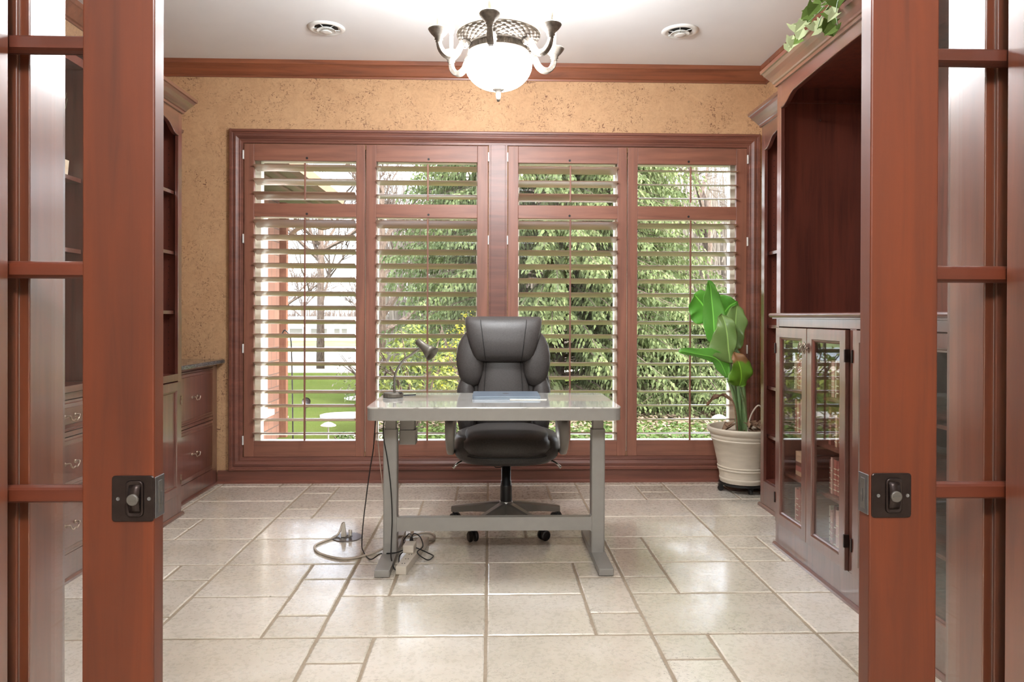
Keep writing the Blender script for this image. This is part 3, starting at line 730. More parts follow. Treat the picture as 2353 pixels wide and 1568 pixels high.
# --- left far low drawer cabinet + granite top
def drawer_unit(root, Xf, s, u0, u1, xb, zt, rows, ncol=1, inset=.05):
    mp = fronted(Xf, s); body = MB()
    x0_, x1_ = sorted((xb, Xf+s*.02)); body.box(x0_, x1_, u0, u1, .1, zt); body.build('carcass', M['cab_v'], root)
    ff = MB(mp); ff.box(u0, u1, -.02, 0, 0, rows[0][0]-.004)
    ff.box(u0, u0+inset, -.02, 0, rows[0][0]-.004, zt).box(u1-inset, u1, -.02, 0, rows[0][0]-.004, zt)
    for k, (za, zb) in enumerate(rows):
        zn = rows[k+1][0]-.004 if k+1 < len(rows) else zt
        ff.box(u0+inset, u1-inset, -.02, 0, zb+.004, zn)
    w = (u1-u0-2*inset)/ncol
    for c_ in range(1, ncol): ff.box(u0+inset+c_*w-.015, u0+inset+c_*w+.015, -.02, .0005, rows[0][0]-.004, zt)
    ff.build('face_frame', M['cab_v'], root, bevel=.0015)
    MB(mp).prism([(0, 0), (.014, 0), (.013, .012), (.004, .02), (0, .02)], lambda d, z, h: (h, d, z), u0, u1).build('base_shoe', M['cab_h'], root)
    for c_ in range(ncol):
        ua = u0+inset+c_*w+(.018 if c_ else .004); ub = u0+inset+(c_+1)*w-(.018 if c_ < ncol-1 else .004)
        for za, zb in rows:
            dr = MB(mp).loops(loops_rect(ua, ub, za, zb, [(0, -.012), (0, .002), (.010, .003), (.014, .007), (.030, .009), (.034, .012)])).build('drawer', M['cab_v'], root)
            zc = (za+zb)/2; uc = (ua+ub)/2; h = MB(mp)
            pts = smoothpath([(uc-.042, .014, zc), (uc-.038, .034, zc+.004), (uc-.030, .036, zc-.010), (uc-.014, .036, zc-.020), (uc, .037, zc-.014), (uc+.014, .036, zc-.020), (uc+.030, .036, zc-.010), (uc+.038, .034, zc+.004), (uc+.042, .014, zc)], 4)
            h.tube(pts, .0035, 7); h.lathe([(.011, 0), (.011, .003), (.006, .006)], (0, 0, 0), 4) if False else None
            for du in (-.042, .042):
                ring = [[(uc+du+r_*math.cos(2*math.pi*k/12), d_, zc+r_*math.sin(2*math.pi*k/12)) for k in range(12)] for r_, d_ in ((.010, .011), (.010, .014), (.005, .018))]
                h.loops(ring)
            h.build('bail_handle', M['nickel'], dr, smooth=True)
ld = thing('low_drawer_cabinet', 'low cherry cabinet with two deep drawers in the far left corner', 'cabinet', (-2.2, 4.9, 0))
drawer_unit(ld, -1.985, -1, 4.485, 5.285, XLb, .872, [(.125, .475), (.505, .850)])
mb = MB().box(XLb, -1.985, 5.285, YB-.022, 0, .872); mb.build('filler', M['cab_v'], ld)
MB().loops([[(-2.497, 4.485, z), (-1.94+p, 4.485, z), (-1.94+p, 5.326, z), (-2.497, 5.326, z)] for p, z in ((0, .873), (.005, .878), (.006, .888), (.005, .898), (0, .903))]).build('countertop', M['granite'], label='black granite countertop on the low drawer cabinet at far left', cat='countertop')
# wall ledge above it
mb = MB(); mb.prism([(XLb, 2.42), (-2.30, 2.42), (-2.27, 2.435), (-2.24, 2.46), (-2.20, 2.485), (-2.15, 2.495), (-2.145, 2.515), (XLb, 2.515)], lambda p, q, h: (p, h, q), 4.56, 5.12)
mb.build('wall_ledge', M['cab_v'], label='small dark cherry moulded ledge high on the left wall above the granite top', cat='shelf')

# --- left near credenza with hutch
cr = thing('credenza_hutch', 'cherry drawer base with open hutch on the left wall, seen through the left door glass', 'cabinet', (-2.2, 2.9, 0))
drawer_unit(cr, -1.93, -1, 2.25, 3.61, XLb, .865, [(.13, .40), (.43, .66), (.69, .83)], 3)
body = MB()
for u in (2.25, 3.59): body.box(XLb, -1.98, u, u+T, .9, 2.46)
body.box(XLb, XLb+.012, 2.25, 3.61, .9, 2.46).box(XLb, -1.98, 2.25, 3.61, 2.42, 2.46)
body.build('hutch', M['cab_in'], cr)
MB().box(XLb, -1.915, 2.25, 3.61, .868, .898).build('worktop', M['cab_h'], cr, bevel=.003)
for z in (1.865, 1.52): MB().box(XLb+.012, -2.0, 2.27, 3.59, z, z+.02).build('shelf', M['cab_h'], cr)
# things on the hutch
def seen(px_x, X):   # depth along the left wall where items show through the glass
    return abs(X)*F_PX/px_x
t = thing('grass_planter', 'square white planter of tall dry grasses on the upper hutch shelf', 'planter', (-2.1, 3.52, 1.886))
mb = MB().loops([[(-2.1+sx_*w, 3.52+sy_*w*.9, z) for sx_, sy_ in ((-1, -1), (1, -1), (1, 1), (-1, 1))] for w, z in ((.05, 1.886), (.055, 1.97), (.049, 1.97), (.047, 1.955))]).build('planter_box', M['cer'], t)
g_ = MB(); rg = random.Random(5)
for k in range(46):
    x, y = -2.1+rg.uniform(-.03, .03), 3.52+rg.uniform(-.03, .03); dx, dy = rg.uniform(-.05, .05), rg.uniform(-.05, .05); h = rg.uniform(.22, .40)
    g_.tube([(x, y, 1.95), (x+dx*.3, y+dy*.3, 1.95+h*.5), (x+dx, y+dy, 1.95+h)], [.002, .0018, .0006], 4)
g_.build('grass', M['grassdry'], t)
pl = MB(); L = []
for r_, d_ in ((.02, 0), (.10, .004), (.145, .022), (.15, .03), (.14, .026), (.095, .012), (.02, .009)):
    L.append([(-2.30+d_+.10*(math.sin(2*math.pi*k/32)*r_+.15)*-.2, 3.40+r_*math.cos(2*math.pi*k/32)*.8, 1.6905+r_*math.sin(2*math.pi*k/32)) for k in range(32)])
pl.loops(L).build('platter', M['cer'], smooth=True, label='cream oval platter leaning upright on the lower hutch shelf', cat='platter')
sc_ = MB(); sc_.loft([(-2.12, 3.42, .899, .05, .04, 3), (-2.12, 3.42, .92, .05, .04, 3), (-2.12, 3.42, .925, .02, .02, 2), (-2.12, 3.42, .98, .025, .025, 2), (-2.12, 3.43, 1.06, .05, .045, 2), (-2.12, 3.43, 1.14, .035, .03, 2), (-2.12, 3.42, 1.18, .045, .04, 2), (-2.12, 3.42, 1.24, .03, .03, 2), (-2.12, 3.42, 1.26, .01, .01, 2)], 20)
sc_.build('carved_figure', M['cer'], smooth=True, label='cream and brown carved figure standing on the hutch worktop', cat='figurine')
sh = MB(); sh.tube([(-2.02, 3.30, .93), (-2.0, 3.33, .97), (-2.0, 3.37, .985), (-2.01, 3.40, .97)], [.03, .026, .018, .006], 12)
sh.tube([(-2.03, 3.26, .899+.02), (-2.0, 3.32, .919), (-1.99, 3.36, .919)], [.006, .02, .008], 10)
sh.build('seashell', M['cer'], smooth=True, label='cream spiral seashell lying on the front of the hutch worktop', cat='seashell')

# ------------------------------------------------------------------ desk
dk = thing('standing_desk', 'white marble-look glass topped standing desk on a silver metal frame', 'desk', (.02, 3.7, 0))
DX0, DX1, DY0, DY1 = -.577, .618, 3.375, 4.012
def rrect(x0, x1, y0, y1, r, z, n=6):
    pts = []
    for cx_, cy_, a0 in ((x1-r, y1-r, 0), (x0+r, y1-r, 90), (x0+r, y0+r, 180), (x1-r, y0+r, 270)):
        for k in range(n+1): a_ = R(a0+90*k/n); pts.append((cx_+r*math.cos(a_), cy_+r*math.sin(a_), z))
    return pts
MB().loops([rrect(DX0, DX1, DY0, DY1, .035, .789), rrect(DX0-.001, DX1+.001, DY0-.001, DY1+.001, .036, .7925), rrect(DX0, DX1, DY0, DY1, .035, .796)]).build('desktop', M['desktop'], dk)
MB().loops([rrect(DX0+.002, DX1-.002, DY0+.002, DY1-.002, .034, .733), rrect(DX0+.001, DX1-.001, DY0+.001, DY1-.001, .035, .736), rrect(DX0+.001, DX1-.001, DY0+.001, DY1-.001, .035, .7885)]).build('apron', M['metal'], dk)
for x0, x1 in ((-.532, -.463), (.510, .578)):
    MB().loops([rrect(x0, x1, 3.61, 3.68, .008, .036, 3), rrect(x0, x1, 3.61, 3.68, .008, .655, 3)]).build('leg', M['metal'], dk)
    MB().loops([rrect(x0+.007, x1-.007, 3.617, 3.673, .006, .60, 3), rrect(x0+.007, x1-.007, 3.617, 3.673, .006, .734, 3)]).build('upper_leg', M['metal'], dk)
    xc = (x0+x1)/2 + (-.004 if x0 < 0 else .004)
    ft = MB().loops([rrect(xc-.036, xc+.036, 3.372, 4.03, .006, .004, 3), rrect(xc-.036, xc+.036, 3.372, 4.03, .006, .036, 3)]).build('foot', M['metal'], dk, bevel=.002)
    for y in (3.40, 4.0): MB().lathe([(.02, .0002), (.02, .0045)], (xc, y, 0), 16).build('leveling_pad', M['black'], ft)
# crossbar with rounded inner corners
xb0, xb1 = -.464, .511; poly = []
for k in range(5): a_ = R(90*k/4); poly.append((xb0+.012*(1-math.sin(a_)), .215+.012*(1-math.cos(a_))))
top = [(xb0, .227)] + [(xb0+.012-.012*math.cos(R(90*k/4)), .227-.012*math.sin(R(90*k/4))) for k in range(1, 5)] + [(xb1-.012+.012*math.sin(R(90*k/4)), .215+.012-.012*math.cos(R(90*k/4))) for k in range(0, 5)]
bot = [(xb1, .136)] + [(xb1-.012+.012*math.cos(R(90*k/4)), .136+.012*math.sin(R(90*k/4))) for k in range(1, 5)] + [(xb0+.012-.012*math.sin(R(90*k/4)), .148-.012+.012*math.cos(R(90*k/4))) for k in range(0, 5)]
MB().prism(top+bot, lambda p, q, h: (p, h, q), 3.612, 3.652).build('crossbar', M['metal'], dk)
for x, z, r_ in ((-.505, .517, .0075), (-.505, .60, .0025), (.552, .60, .0025)):
    MB().lathe([(r_, 0), (r_, -.0012), (r_*.6, -.0014)], (x, 3.610, z), 16, 'y').build('bolt', M['metal'], dk)
cb = MB().loops([rrect(-.462, -.388, 3.70, 3.80, .006, .64, 3), rrect(-.462, -.388, 3.70, 3.80, .006, .733, 3)]); cb.build('motor_box', M['metal'], dk)
MB().loops([rrect(-.464, -.380, 3.695, 3.805, .006, .565, 3), rrect(-.464, -.380, 3.695, 3.805, .006, .638, 3)]).build('motor_housing', M['metal'], dk)
MB().tube(smoothpath([(-.40, 3.69, .733), (-.412, 3.685, .71), (-.405, 3.685, .70), (-.395, 3.685, .715), (-.40, 3.685, .725), (-.39, 3.69, .70)], 4), .0035, 6).build('wire_loop', M['black'], dk, smooth=True)

# laptop
lp = thing('laptop', 'closed silver laptop lying on the white desk in front of the chair', 'laptop', (.085, 3.81, .7965))
MB().loops([rrect(-.091, .258, 3.69, 3.945, .012, .7965), rrect(-.091, .258, 3.69, 3.945, .012, .8045)]).build('base', M['laptop'], lp)
MB().loops([rrect(-.091, .258, 3.69, 3.945, .012, .805), rrect(-.091, .258, 3.69, 3.945, .012, .812)]).build('lid', M['laptop'], lp, bevel=.001)
MB().loft([(.083, 3.83, .8121, .018, .012, 2), (.083, 3.83, .8124, .018, .012, 2)], 20).build('lid_emblem', M['darkgrey'], lp)
MB().loops([[(.10, 3.655, z), (.285, 3.66, z), (.29, 3.688, z), (.10, 3.688, z)] for z in (.7965, .7985)]).build('paper', M['paper'], label='sheet of white paper peeking out under the front of the laptop', cat='paper')

# desk lamp
lm = thing('desk_lamp', 'small grey gooseneck desk lamp on the left end of the desk', 'lamp', (-.508, 3.80, .797))
MB().lathe([(.050, .797), (.053, .800), (.053, .815), (.050, .820), (.01, .821)], (-.508, 3.80, 0), 32).build('base', M['lampgrey'], lm)
MB().box(-.478, -.458, 3.765, 3.785, .8205, .8245).build('switch', M['black'], lm, bevel=.001)
MB().tube(smoothpath([(-.501, 3.80, .82), (-.502, 3.80, .861), (-.499, 3.80, .907), (-.485, 3.80, .945), (-.454, 3.80, .989), (-.413, 3.80, 1.02), (-.372, 3.80, 1.050)], 6), .0065, 10).build('gooseneck', M['alu'], lm, smooth=True)
def cone_between(p0, p1, prof, n=24):
    p0 = Vector(p0); p1 = Vector(p1); d = (p1-p0).normalized(); u = d.orthogonal().normalized(); w = d.cross(u); Ln = (p1-p0).length
    return [[tuple(p0+d*(t*Ln)+(u*math.cos(2*math.pi*k/n)+w*math.sin(2*math.pi*k/n))*r_) for k in range(n)] for t, r_ in prof]
ls = MB().loops(cone_between((-.383, 3.80, 1.092), (-.300, 3.765, 1.022), [(0, .014), (.03, .019), (.28, .020), (.42, .021), (.7, .030), (1, .043), (.98, .041), (.7, .028), (.5, .018)])).build('lamp_shade', M['lampgrey'], lm, smooth=True)

# cables and power gear
def cord(name, pts, r_, mat, parent, k=6): return MB().tube(smoothpath(pts, k), r_, 7).build(name, mat, parent, smooth=True)
cord('cord', [(-.40, 3.90, .7985), (-.50, 3.87, .7985), (-.57, 3.90, .7985), (-.585, 3.88, .78), (-.594, 3.80, .72), (-.598, 3.76, .62), (-.602, 3.75, .539), (-.620, 3.75, .426), (-.635, 3.75, .314), (-.655, 3.76, .156), (-.664, 3.77, .05), (-.655, 3.75, .008), (-.596, 3.62, .006), (-.55, 3.645, .025), (-.497, 3.60, .042), (-.455, 3.62, .042), (-.42, 3.64, .052)], .003, M['black'], lm)
cord('power_cord', [(-.520, 3.59, .731), (-.528, 3.585, .66), (-.524, 3.585, .607), (-.507, 3.585, .511), (-.491, 3.585, .383), (-.483, 3.585, .234), (-.487, 3.585, .09), (-.478, 3.52, .044), (-.452, 3.46, .010), (-.440, 3.50, .010), (-.447, 3.60, .03), (-.42, 3.62, .052)], .003, M['black'], dk)
cord('control_cable', [(-.573, 3.70, .731), (-.57, 3.69, .6), (-.555, 3.68, .45), (-.54, 3.69, .30), (-.537, 3.70, .18), (-.537, 3.75, .05), (-.50, 3.83, .042)], .0022, M['cordw'], dk)
ps = thing('power_strip', 'beige power strip on the floor beside the left desk foot', 'power strip', (-.40, 3.65, 0))
def slab(p0, p1, w, z0, z1):
    a_ = Vector(p0); b2 = Vector(p1); d = (b2-a_).normalized(); n_ = Vector((-d.y, d.x))*w/2
    c4 = [a_-n_, b2-n_, b2+n_, a_+n_]; return [[(p.x, p.y, z0) for p in c4], [(p.x, p.y, z1) for p in c4]]
MB().loops(slab((-.418, 3.415), (-.352, 3.885), .052, .0, .040)).build('housing', M['plugw'], ps, bevel=.003)
cord('cord', [(-.806, 4.02, .075), (-.822, 4.05, .06), (-.84, 4.0, .012), (-.904, 3.90, .006), (-.921, 3.826, .006), (-.869, 3.72, .006), (-.729, 3.63, .006), (-.611, 3.70, .006), (-.54, 3.78, .02), (-.50, 3.86, .044), (-.44, 3.95, .02), (-.36, 4.06, .006), (-.31, 4.02, .006), (-.305, 3.93, .006), (-.335, 3.90, .012), (-.352, 3.885, .02)], .006, M['cordw'], ps)
for k in range(4):
    t_ = .10+.14*k; x = -.418+.066*t_; y = 3.415+.47*t_
    MB().box(x-.008, x-.004, y-.01, y, .0395, .0405).box(x+.004, x+.008, y-.01, y, .0395, .0405).build('socket', M['seam'], ps)
ch_ = thing('charger', 'white block charger with tangled black cord, standing on the power strip', 'charger', (-.40, 3.64, .0405))
MB().loops(slab((-.405, 3.60), (-.398, 3.68), .055, .0415, .080)).build('adapter_block', M['plugw'], ch_, bevel=.004)
cord('charger_cord', [(-.40, 3.66, .085), (-.385, 3.67, .118), (-.352, 3.66, .105), (-.337, 3.65, .06), (-.36, 3.60, .045), (-.31, 3.60, .008), (-.285, 3.66, .006), (-.30, 3.69, .006), (-.36, 3.66, .045), (-.42, 3.69, .058), (-.445, 3.74, .06), (-.42, 3.76, .09), (-.395, 3.70, .10)], .003, M['black'], ch_)
MB().loops([rrect(-.412, -.388, 3.685, 3.712, .004, .0415, 3), rrect(-.410, -.390, 3.687, 3.71, .004, .075, 3), rrect(-.405, -.395, 3.69, 3.705, .003, .095, 3)]).build('plug', M['black'], lm)
fo = thing('floor_outlet', 'round steel floor outlet cover left of the desk', 'outlet', (-.785, 4.0, 0))
MB().lathe([(.083, .0), (.083, .003), (.078, .005), (.01, .0055)], (-.785, 4.0, 0), 36).build('cover_plate', M['steel'], fo)
MB().lathe([(.03, .0056), (.03, .0066)], (-.785, 4.0, 0), 24).build('socket_face', M['darkgrey'], fo)
MB().loops([rrect(-.818, -.790, 3.985, 4.015, .006, .007, 3), rrect(-.815, -.793, 3.988, 4.012, .006, .045, 3), rrect(-.812, -.800, 3.992, 4.02, .004, .075, 3)]).build('plug', M['plugw'], ps, bevel=.001)
MB().lathe([(.016, 0), (.018, .004), (.016, .009)], (-.768, 3.99, .028), 16, 'x').lathe([(.004, -.02), (.004, .02)], (-.772, 3.99, .027), 8).build('outlet_cap', M['plugw'], fo)

# ------------------------------------------------------------------ office chair
ch = thing('office_chair', 'black leather high-back executive office chair behind the desk', 'chair', (.094, 4.19, 0))
CX, CY = .094, 4.19
# base
MB().lathe([(.040, .085), (.045, .10), (.045, .135), (.038, .150), (.034, .152)], (CX, CY, 0), 28).build('hub', M['alu'], ch, smooth=False)
MB().lathe([(.034, .150), (.035, .155), (.034, .24), (.033, .245), (.031, .246), (.031, .268), (.027, .270), (.027, .39)], (CX, CY, 0), 28).build('gas_lift', M['black'], ch, smooth=True)
for k in range(5):
    a_ = R(-90-36+72*k); d = Vector((math.cos(a_), math.sin(a_), 0)); n_ = Vector((-d.y, d.x, 0))
    L = []
    for rr_, hw, zt, zb in ((.02, .030, .148, .082), (.08, .026, .142, .084), (.2, .021, .122, .078), (.31, .018, .102, .064), (.335, .015, .096, .064)):
        c_ = Vector((CX, CY, 0))+d*rr_
        L.append([tuple(c_+n_*x+Vector((0, 0, z))) for x, z in ((-hw, zb), (hw, zb), (hw, zt-.008), (hw*.6, zt), (-hw*.6, zt), (-hw, zt-.008))])
    lg = MB().loops(L).build('leg', M['alu'], ch)
    c_ = Vector((CX, CY, 0))+d*.325; th = a_+R(60+k*25); w1 = Vector((math.cos(th), math.sin(th), 0)); ax = Vector((-w1.y, w1.x, 0)); off = c_+w1*.012
    cs = MB()
    for sgn in (-1, 1):
        L = []
        for t_, r_ in ((.006, .012), (.008, .027), (.012, .0285), (.022, .0285), (.027, .022), (.028, .008)):
            L.append([tuple(off+ax*(sgn*t_)+(w1*math.cos(2*math.pi*q/20)+Vector((0, 0, 1))*math.sin(2*math.pi*q/20))*r_+Vector((0, 0, .0286))) for q in range(20)])
        cs.loops(L)
    cs.tube([c_+Vector((0, 0, .03)), c_+Vector((0, 0, .07))], .007, 8)
    cs.build('caster', M['black'], lg, smooth=False)
# seat
MB().loft([(CX, CY+.01, .382, .13, .12, 3), (CX, CY+.01, .388, .20, .19, 3), (CX, CY, .402, .255, .235, 3), (CX, CY, .425, .287, .252, 3.2), (CX, CY, .442, .296, .254, 3.4), (CX, CY+.005, .48, .300, .250, 3.4), (CX, CY+.01, .515, .298, .248, 3.4), (CX, CY+.01, .540, .288, .245, 3.4), (CX, CY+.01, .552, .255, .24, 3.4), (CX, CY+.01, .555, .1, .1, 2.5)], 44).build('seat', M['leather'], ch, smooth=True)
MB().loft([(CX, CY-.01, .446, .12, .14, 3), (CX, CY-.020, .450, .205, .245, 3), (CX, CY-.028, .466, .240, .268, 3.2), (CX, CY-.030, .496, .255, .278, 3.4), (CX, CY-.028, .530, .252, .272, 3.4), (CX, CY-.02, .560, .232, .25, 3.4), (CX, CY, .576, .190, .205, 3), (CX, CY, .582, .12, .13, 2.5), (CX, CY, .583, .03, .03, 2)], 44).build('seat_cushion', M['leather'], ch, smooth=True)
MB().tube([(CX+.247*math.copysign(abs(math.cos(t))**.6, math.cos(t)), CY-.024-.268*abs(math.sin(t))**.6, .452) for t in [math.pi*(k+.5)/25 for k in range(25)]], .0035, 6).build('cushion_seam', M['seam'], ch, smooth=True)
sm_ = MB().tube(smoothpath([(CX-.236, 4.06, .548), (CX-.17, 4.00, .562), (CX-.13, 3.985, .566), (CX, 3.98, .568), (CX+.13, 3.985, .566), (CX+.17, 4.00, .562), (CX+.236, 4.06, .548)], 6), .0028, 6).build('cushion_piping', M['seam'], ch, smooth=True)
# back, bolsters, panel, headrest (leaning slightly away)
BX = .080
def by(z): return 4.43 + (z-.5)*.09
MB().loft([(BX+.01, by(z)+.03, z, a_, .055, 3) for z, a_ in ((.46, .16), (.48, .22), (.54, .26), (.62, .272), (.70, .280), (.76, .284), (.83, .276), (.875, .266), (.92, .272), (.97, .270), (1.02, .262), (1.08, .24), (1.13, .20), (1.16, .15), (1.17, .06))], 40).build('backrest', M['leather'], ch, smooth=True)
MB().loft([(BX, by(z)-.012, z, a_, b2, 3) for z, a_, b2 in ((.535, .10, .03), (.55, .16, .045), (.60, .178, .058), (.70, .170, .062), (.80, .158, .062), (.90, .142, .058), (1.0, .13, .045), (1.04, .10, .03))], 36).build('back_cushion', M['leather'], ch, smooth=True)
for s_ in (-1, 1):
    L = []
    for z, cx_, a_, b2 in ((.795, .200, .02, .02), (.81, .198, .050, .036), (.86, .200, .074, .052), (.92, .202, .085, .060), (.98, .203, .087, .062), (1.04, .196, .084, .058), (1.09, .184, .074, .05), (1.13, .170, .055, .04), (1.155, .16, .02, .02)):
        L.append((BX+s_*cx_, by(z)-.03, z, a_, b2, 2.6))
    MB().loft(L, 24).build('side_bolster', M['leather'], ch, smooth=True)
    L = []
    for z, cx_, a_, b2 in ((.50, .225, .02, .02), (.53, .228, .045, .045), (.60, .232, .054, .055), (.70, .234, .056, .058), (.78, .232, .055, .055), (.84, .226, .04, .045), (.88, .215, .02, .02)):
        L.append((BX+.003+s_*cx_, by(z)-.015, z, a_, b2, 2.3))
    MB().loft(L, 24).build('side_bolster', M['leather'], ch, smooth=True)
hr = MB().loft([(BX, by(z)-dy, z, a_, b2, 3.2) for z, a_, b2, dy in ((.944, .10, .02, .05), (.947, .145, .035, .055), (.958, .168, .050, .058), (.985, .186, .064, .062), (1.03, .203, .074, .064), (1.08, .217, .078, .062), (1.13, .228, .076, .056), (1.17, .234, .070, .05), (1.195, .236, .060, .045), (1.212, .232, .045, .04), (1.220, .220, .022, .038), (1.221, .12, .01, .038))], 44).build('headrest', M['leather'], ch, smooth=True)
sm2 = MB()
for s_ in (-1, 1):
    # headrest seams follow its face
    pts = []
    for z, x, b2, dy in ((.955, .108, .052, .06), (.985, .112, .064, .062), (1.03, .118, .074, .064), (1.08, .124, .078, .062), (1.13, .130, .076, .056), (1.17, .136, .070, .05), (1.20, .140, .057, .045)):
        pts.append((BX+s_*x, by(z)-dy-b2*.985, z))
    sm2.tube(smoothpath(pts, 3), .0022, 6)
sm2.build('seam', M['seam'], hr, smooth=True)
sm3 = MB()
for s_ in (-1, 1):
    sm3.tube([(BX+s_*x, by(z)-.012-b2*.99, z) for z, x, b2 in ((.60, .128, .056), (.70, .122, .060), (.80, .115, .060), (.90, .108, .056), (.95, .104, .050))], .0022, 6)
sm3.build('seam', M['seam'], ch, smooth=True)
# arms: pad + curved silver support
for s_ in (-1, 1):
    x = BX+.016+s_*.318
    arm = MB(); L = []
    for y, z, w_, h_ in ((4.02, .64, .028, .012), (4.0, .60, .028, .016), (4.0, .55, .026, .018), (4.03, .49, .022, .018), (4.08, .455, .02, .016), (4.18, .445, .02, .014), (4.26, .46, .02, .014), (4.33, .52, .02, .014), (4.36, .60, .02, .014), (4.34, .65, .024, .012)):
        L.append((y, z, w_, h_))
    rings = []
    for i, (y, z, w_, h_) in enumerate(L):
        p0 = L[max(0, i-1)]; p1 = L[min(len(L)-1, i+1)]; t_ = Vector((0, p1[0]-p0[0], p1[1]-p0[1])).normalized(); nn = Vector((0, -t_.z, t_.y))
        rings.append([tuple(Vector((x, y, z))+Vector((1, 0, 0))*(w_*cx_)+nn*(h_*cy_)) for cx_, cy_ in ((-1, -.6), (-.6, -1), (.6, -1), (1, -.6), (1, .6), (.6, 1), (-.6, 1), (-1, .6))])
    ar = arm.loops(rings).build('armrest', M['metal'], ch, smooth=True)
    MB().loft([(x, 4.18, .645, .02, .17, 3), (x, 4.18, .652, .034, .195, 3), (x, 4.18, .672, .036, .2, 3), (x, 4.18, .684, .03, .19, 3), (x, 4.18, .686, .01, .1, 3)], 24).build('arm_pad', M['leather'], ar, smooth=True)
    MB().tube([(BX+.016+s_*.24, 4.12, .405), (BX+.016+s_*.275, 4.07, .395), (BX+.016+s_*.302, 4.05, .372)], [.006, .006, .009], 8).build('lever', M['chrome'], ch, smooth=True)
MB().tube(smoothpath([(.03, 4.10, .392), (.025, 4.08, .375), (.04, 4.08, .366), (.07, 4.09, .370), (.085, 4.1, .392)], 5), .003, 7).build('cable_loop', M['black'], ch, smooth=True)

# ------------------------------------------------------------------ chandelier
HX, HY = .035, 3.5
cd = thing('chandelier', 'pewter chandelier with six candle arms and a glowing alabaster bowl', 'chandelier', (HX, HY, ZC))
c0 = (HX, HY, 0)
# bowl
prof_ = [(.005, 2.318)] + [(.163*math.sin(t)**.9 if t < math.pi/2 else .163-.022*((t-math.pi/2)/.9), 2.318+.125*(1-math.cos(t)) if t <= math.pi/2 else 2.443+.045*((t-math.pi/2)/.9)) for t in [math.pi/2*k/12 for k in range(1, 13)] + [math.pi/2+.45, math.pi/2+.9]]
MB().lathe(prof_, c0, 48).build('glass_bowl', M['alab'], cd, smooth=True)
MB().lathe([(.006, 2.262), (.010, 2.272), (.013, 2.29), (.012, 2.305), (.022, 2.313), (.030, 2.318), (.026, 2.324), (.01, 2.326)], c0, 24).build('finial', M['chand'], cd, smooth=True)
bd_ = MB().lathe([(.140, 2.484), (.148, 2.487), (.150, 2.492), (.142, 2.497), (.134, 2.500)], c0, 48); L = []
n = 144
L = [[(HX+(r_+(.0022 if k % 2 else -.0022)*(0 if j in (0, 3) else 1))*math.cos(2*math.pi*k/n), HY+(r_+(.0022 if k % 2 else -.0022)*(0 if j in (0, 3) else 1))*math.sin(2*math.pi*k/n), z) for k in range(n)] for j, (r_, z) in enumerate(((.134, 2.500), (.133, 2.503), (.136, 2.520), (.138, 2.523)))]
bd_.loops(L); bd_.lathe([(.138, 2.523), (.148, 2.526), (.150, 2.530), (.142, 2.534), (.130, 2.536)], c0, 48)
bd_.build('fluted_band', M['chand'], cd)
# woven basket cone
L = []; NA, NR = 560, 26
for j in range(NR+1):
    t_ = j/NR; r0_ = .138+.058*t_; z0_ = 2.534+.042*t_**1.3; ring = []
    for k in range(NA):
        u = k/NA*26; v = t_*3.6; a1, b1 = u+v, u-v+100
        w_ = (b1 % 1) if (int(a1)+int(b1)) % 2 else (a1 % 1)
        l_ = (a1 % 1) if (int(a1)+int(b1)) % 2 else (b1 % 1)
        h = .0075*math.sqrt(max(0, 1-(2*w_-1)**2))*(.75+.25*math.sin(math.pi*l_))
        if j in (0, NR): h = 0
        a_ = 2*math.pi*k/NA; ring.append((HX+(r0_+h*.6)*math.cos(a_), HY+(r0_+h*.6)*math.sin(a_), z0_-h))
    L.append(ring)
MB().loops(L, cap0=False, cap1=False).build('woven_basket', M['chand'], cd, smooth=True)
MB().lathe([(.190, 2.574), (.198, 2.572), (.203, 2.577), (.203, 2.583), (.197, 2.587), (.188, 2.586), (.12, 2.584), (.02, 2.584)], c0, 64).build('rim', M['chand'], cd, smooth=True)
MB().lathe([(.02, 2.584), (.012, 2.60), (.010, 2.66), (.017, 2.67), (.024, 2.69), (.026, 2.71), (.022, 2.735), (.014, 2.75), (.010, 2.76), (.010, 2.95), (.02, 2.96), (.03, 2.98)], c0, 24).build('stem', M['chand'], cd, smooth=True)
MB().lathe([(.065, ZC-.0005), (.065, ZC-.01), (.05, ZC-.022), (.03, ZC-.03), (.018, ZC-.09), (.01, ZC-.09)], c0, 32).build('canopy', M['chand'], cd, smooth=True)
for k in range(3):
    a_ = R(70+120*k); rx, ry = math.cos(a_), math.sin(a_)
    MB().tube([(HX+.178*rx, HY+.178*ry, 2.586), (HX+.178*rx, HY+.178*ry, 2.596), (HX+.16*rx, HY+.16*ry, 2.62), (HX+.022*rx, HY+.022*ry, 2.965)], [.011, .008, .0055, .0055], 10).build('suspension_rod', M['chand'], cd, smooth=True)
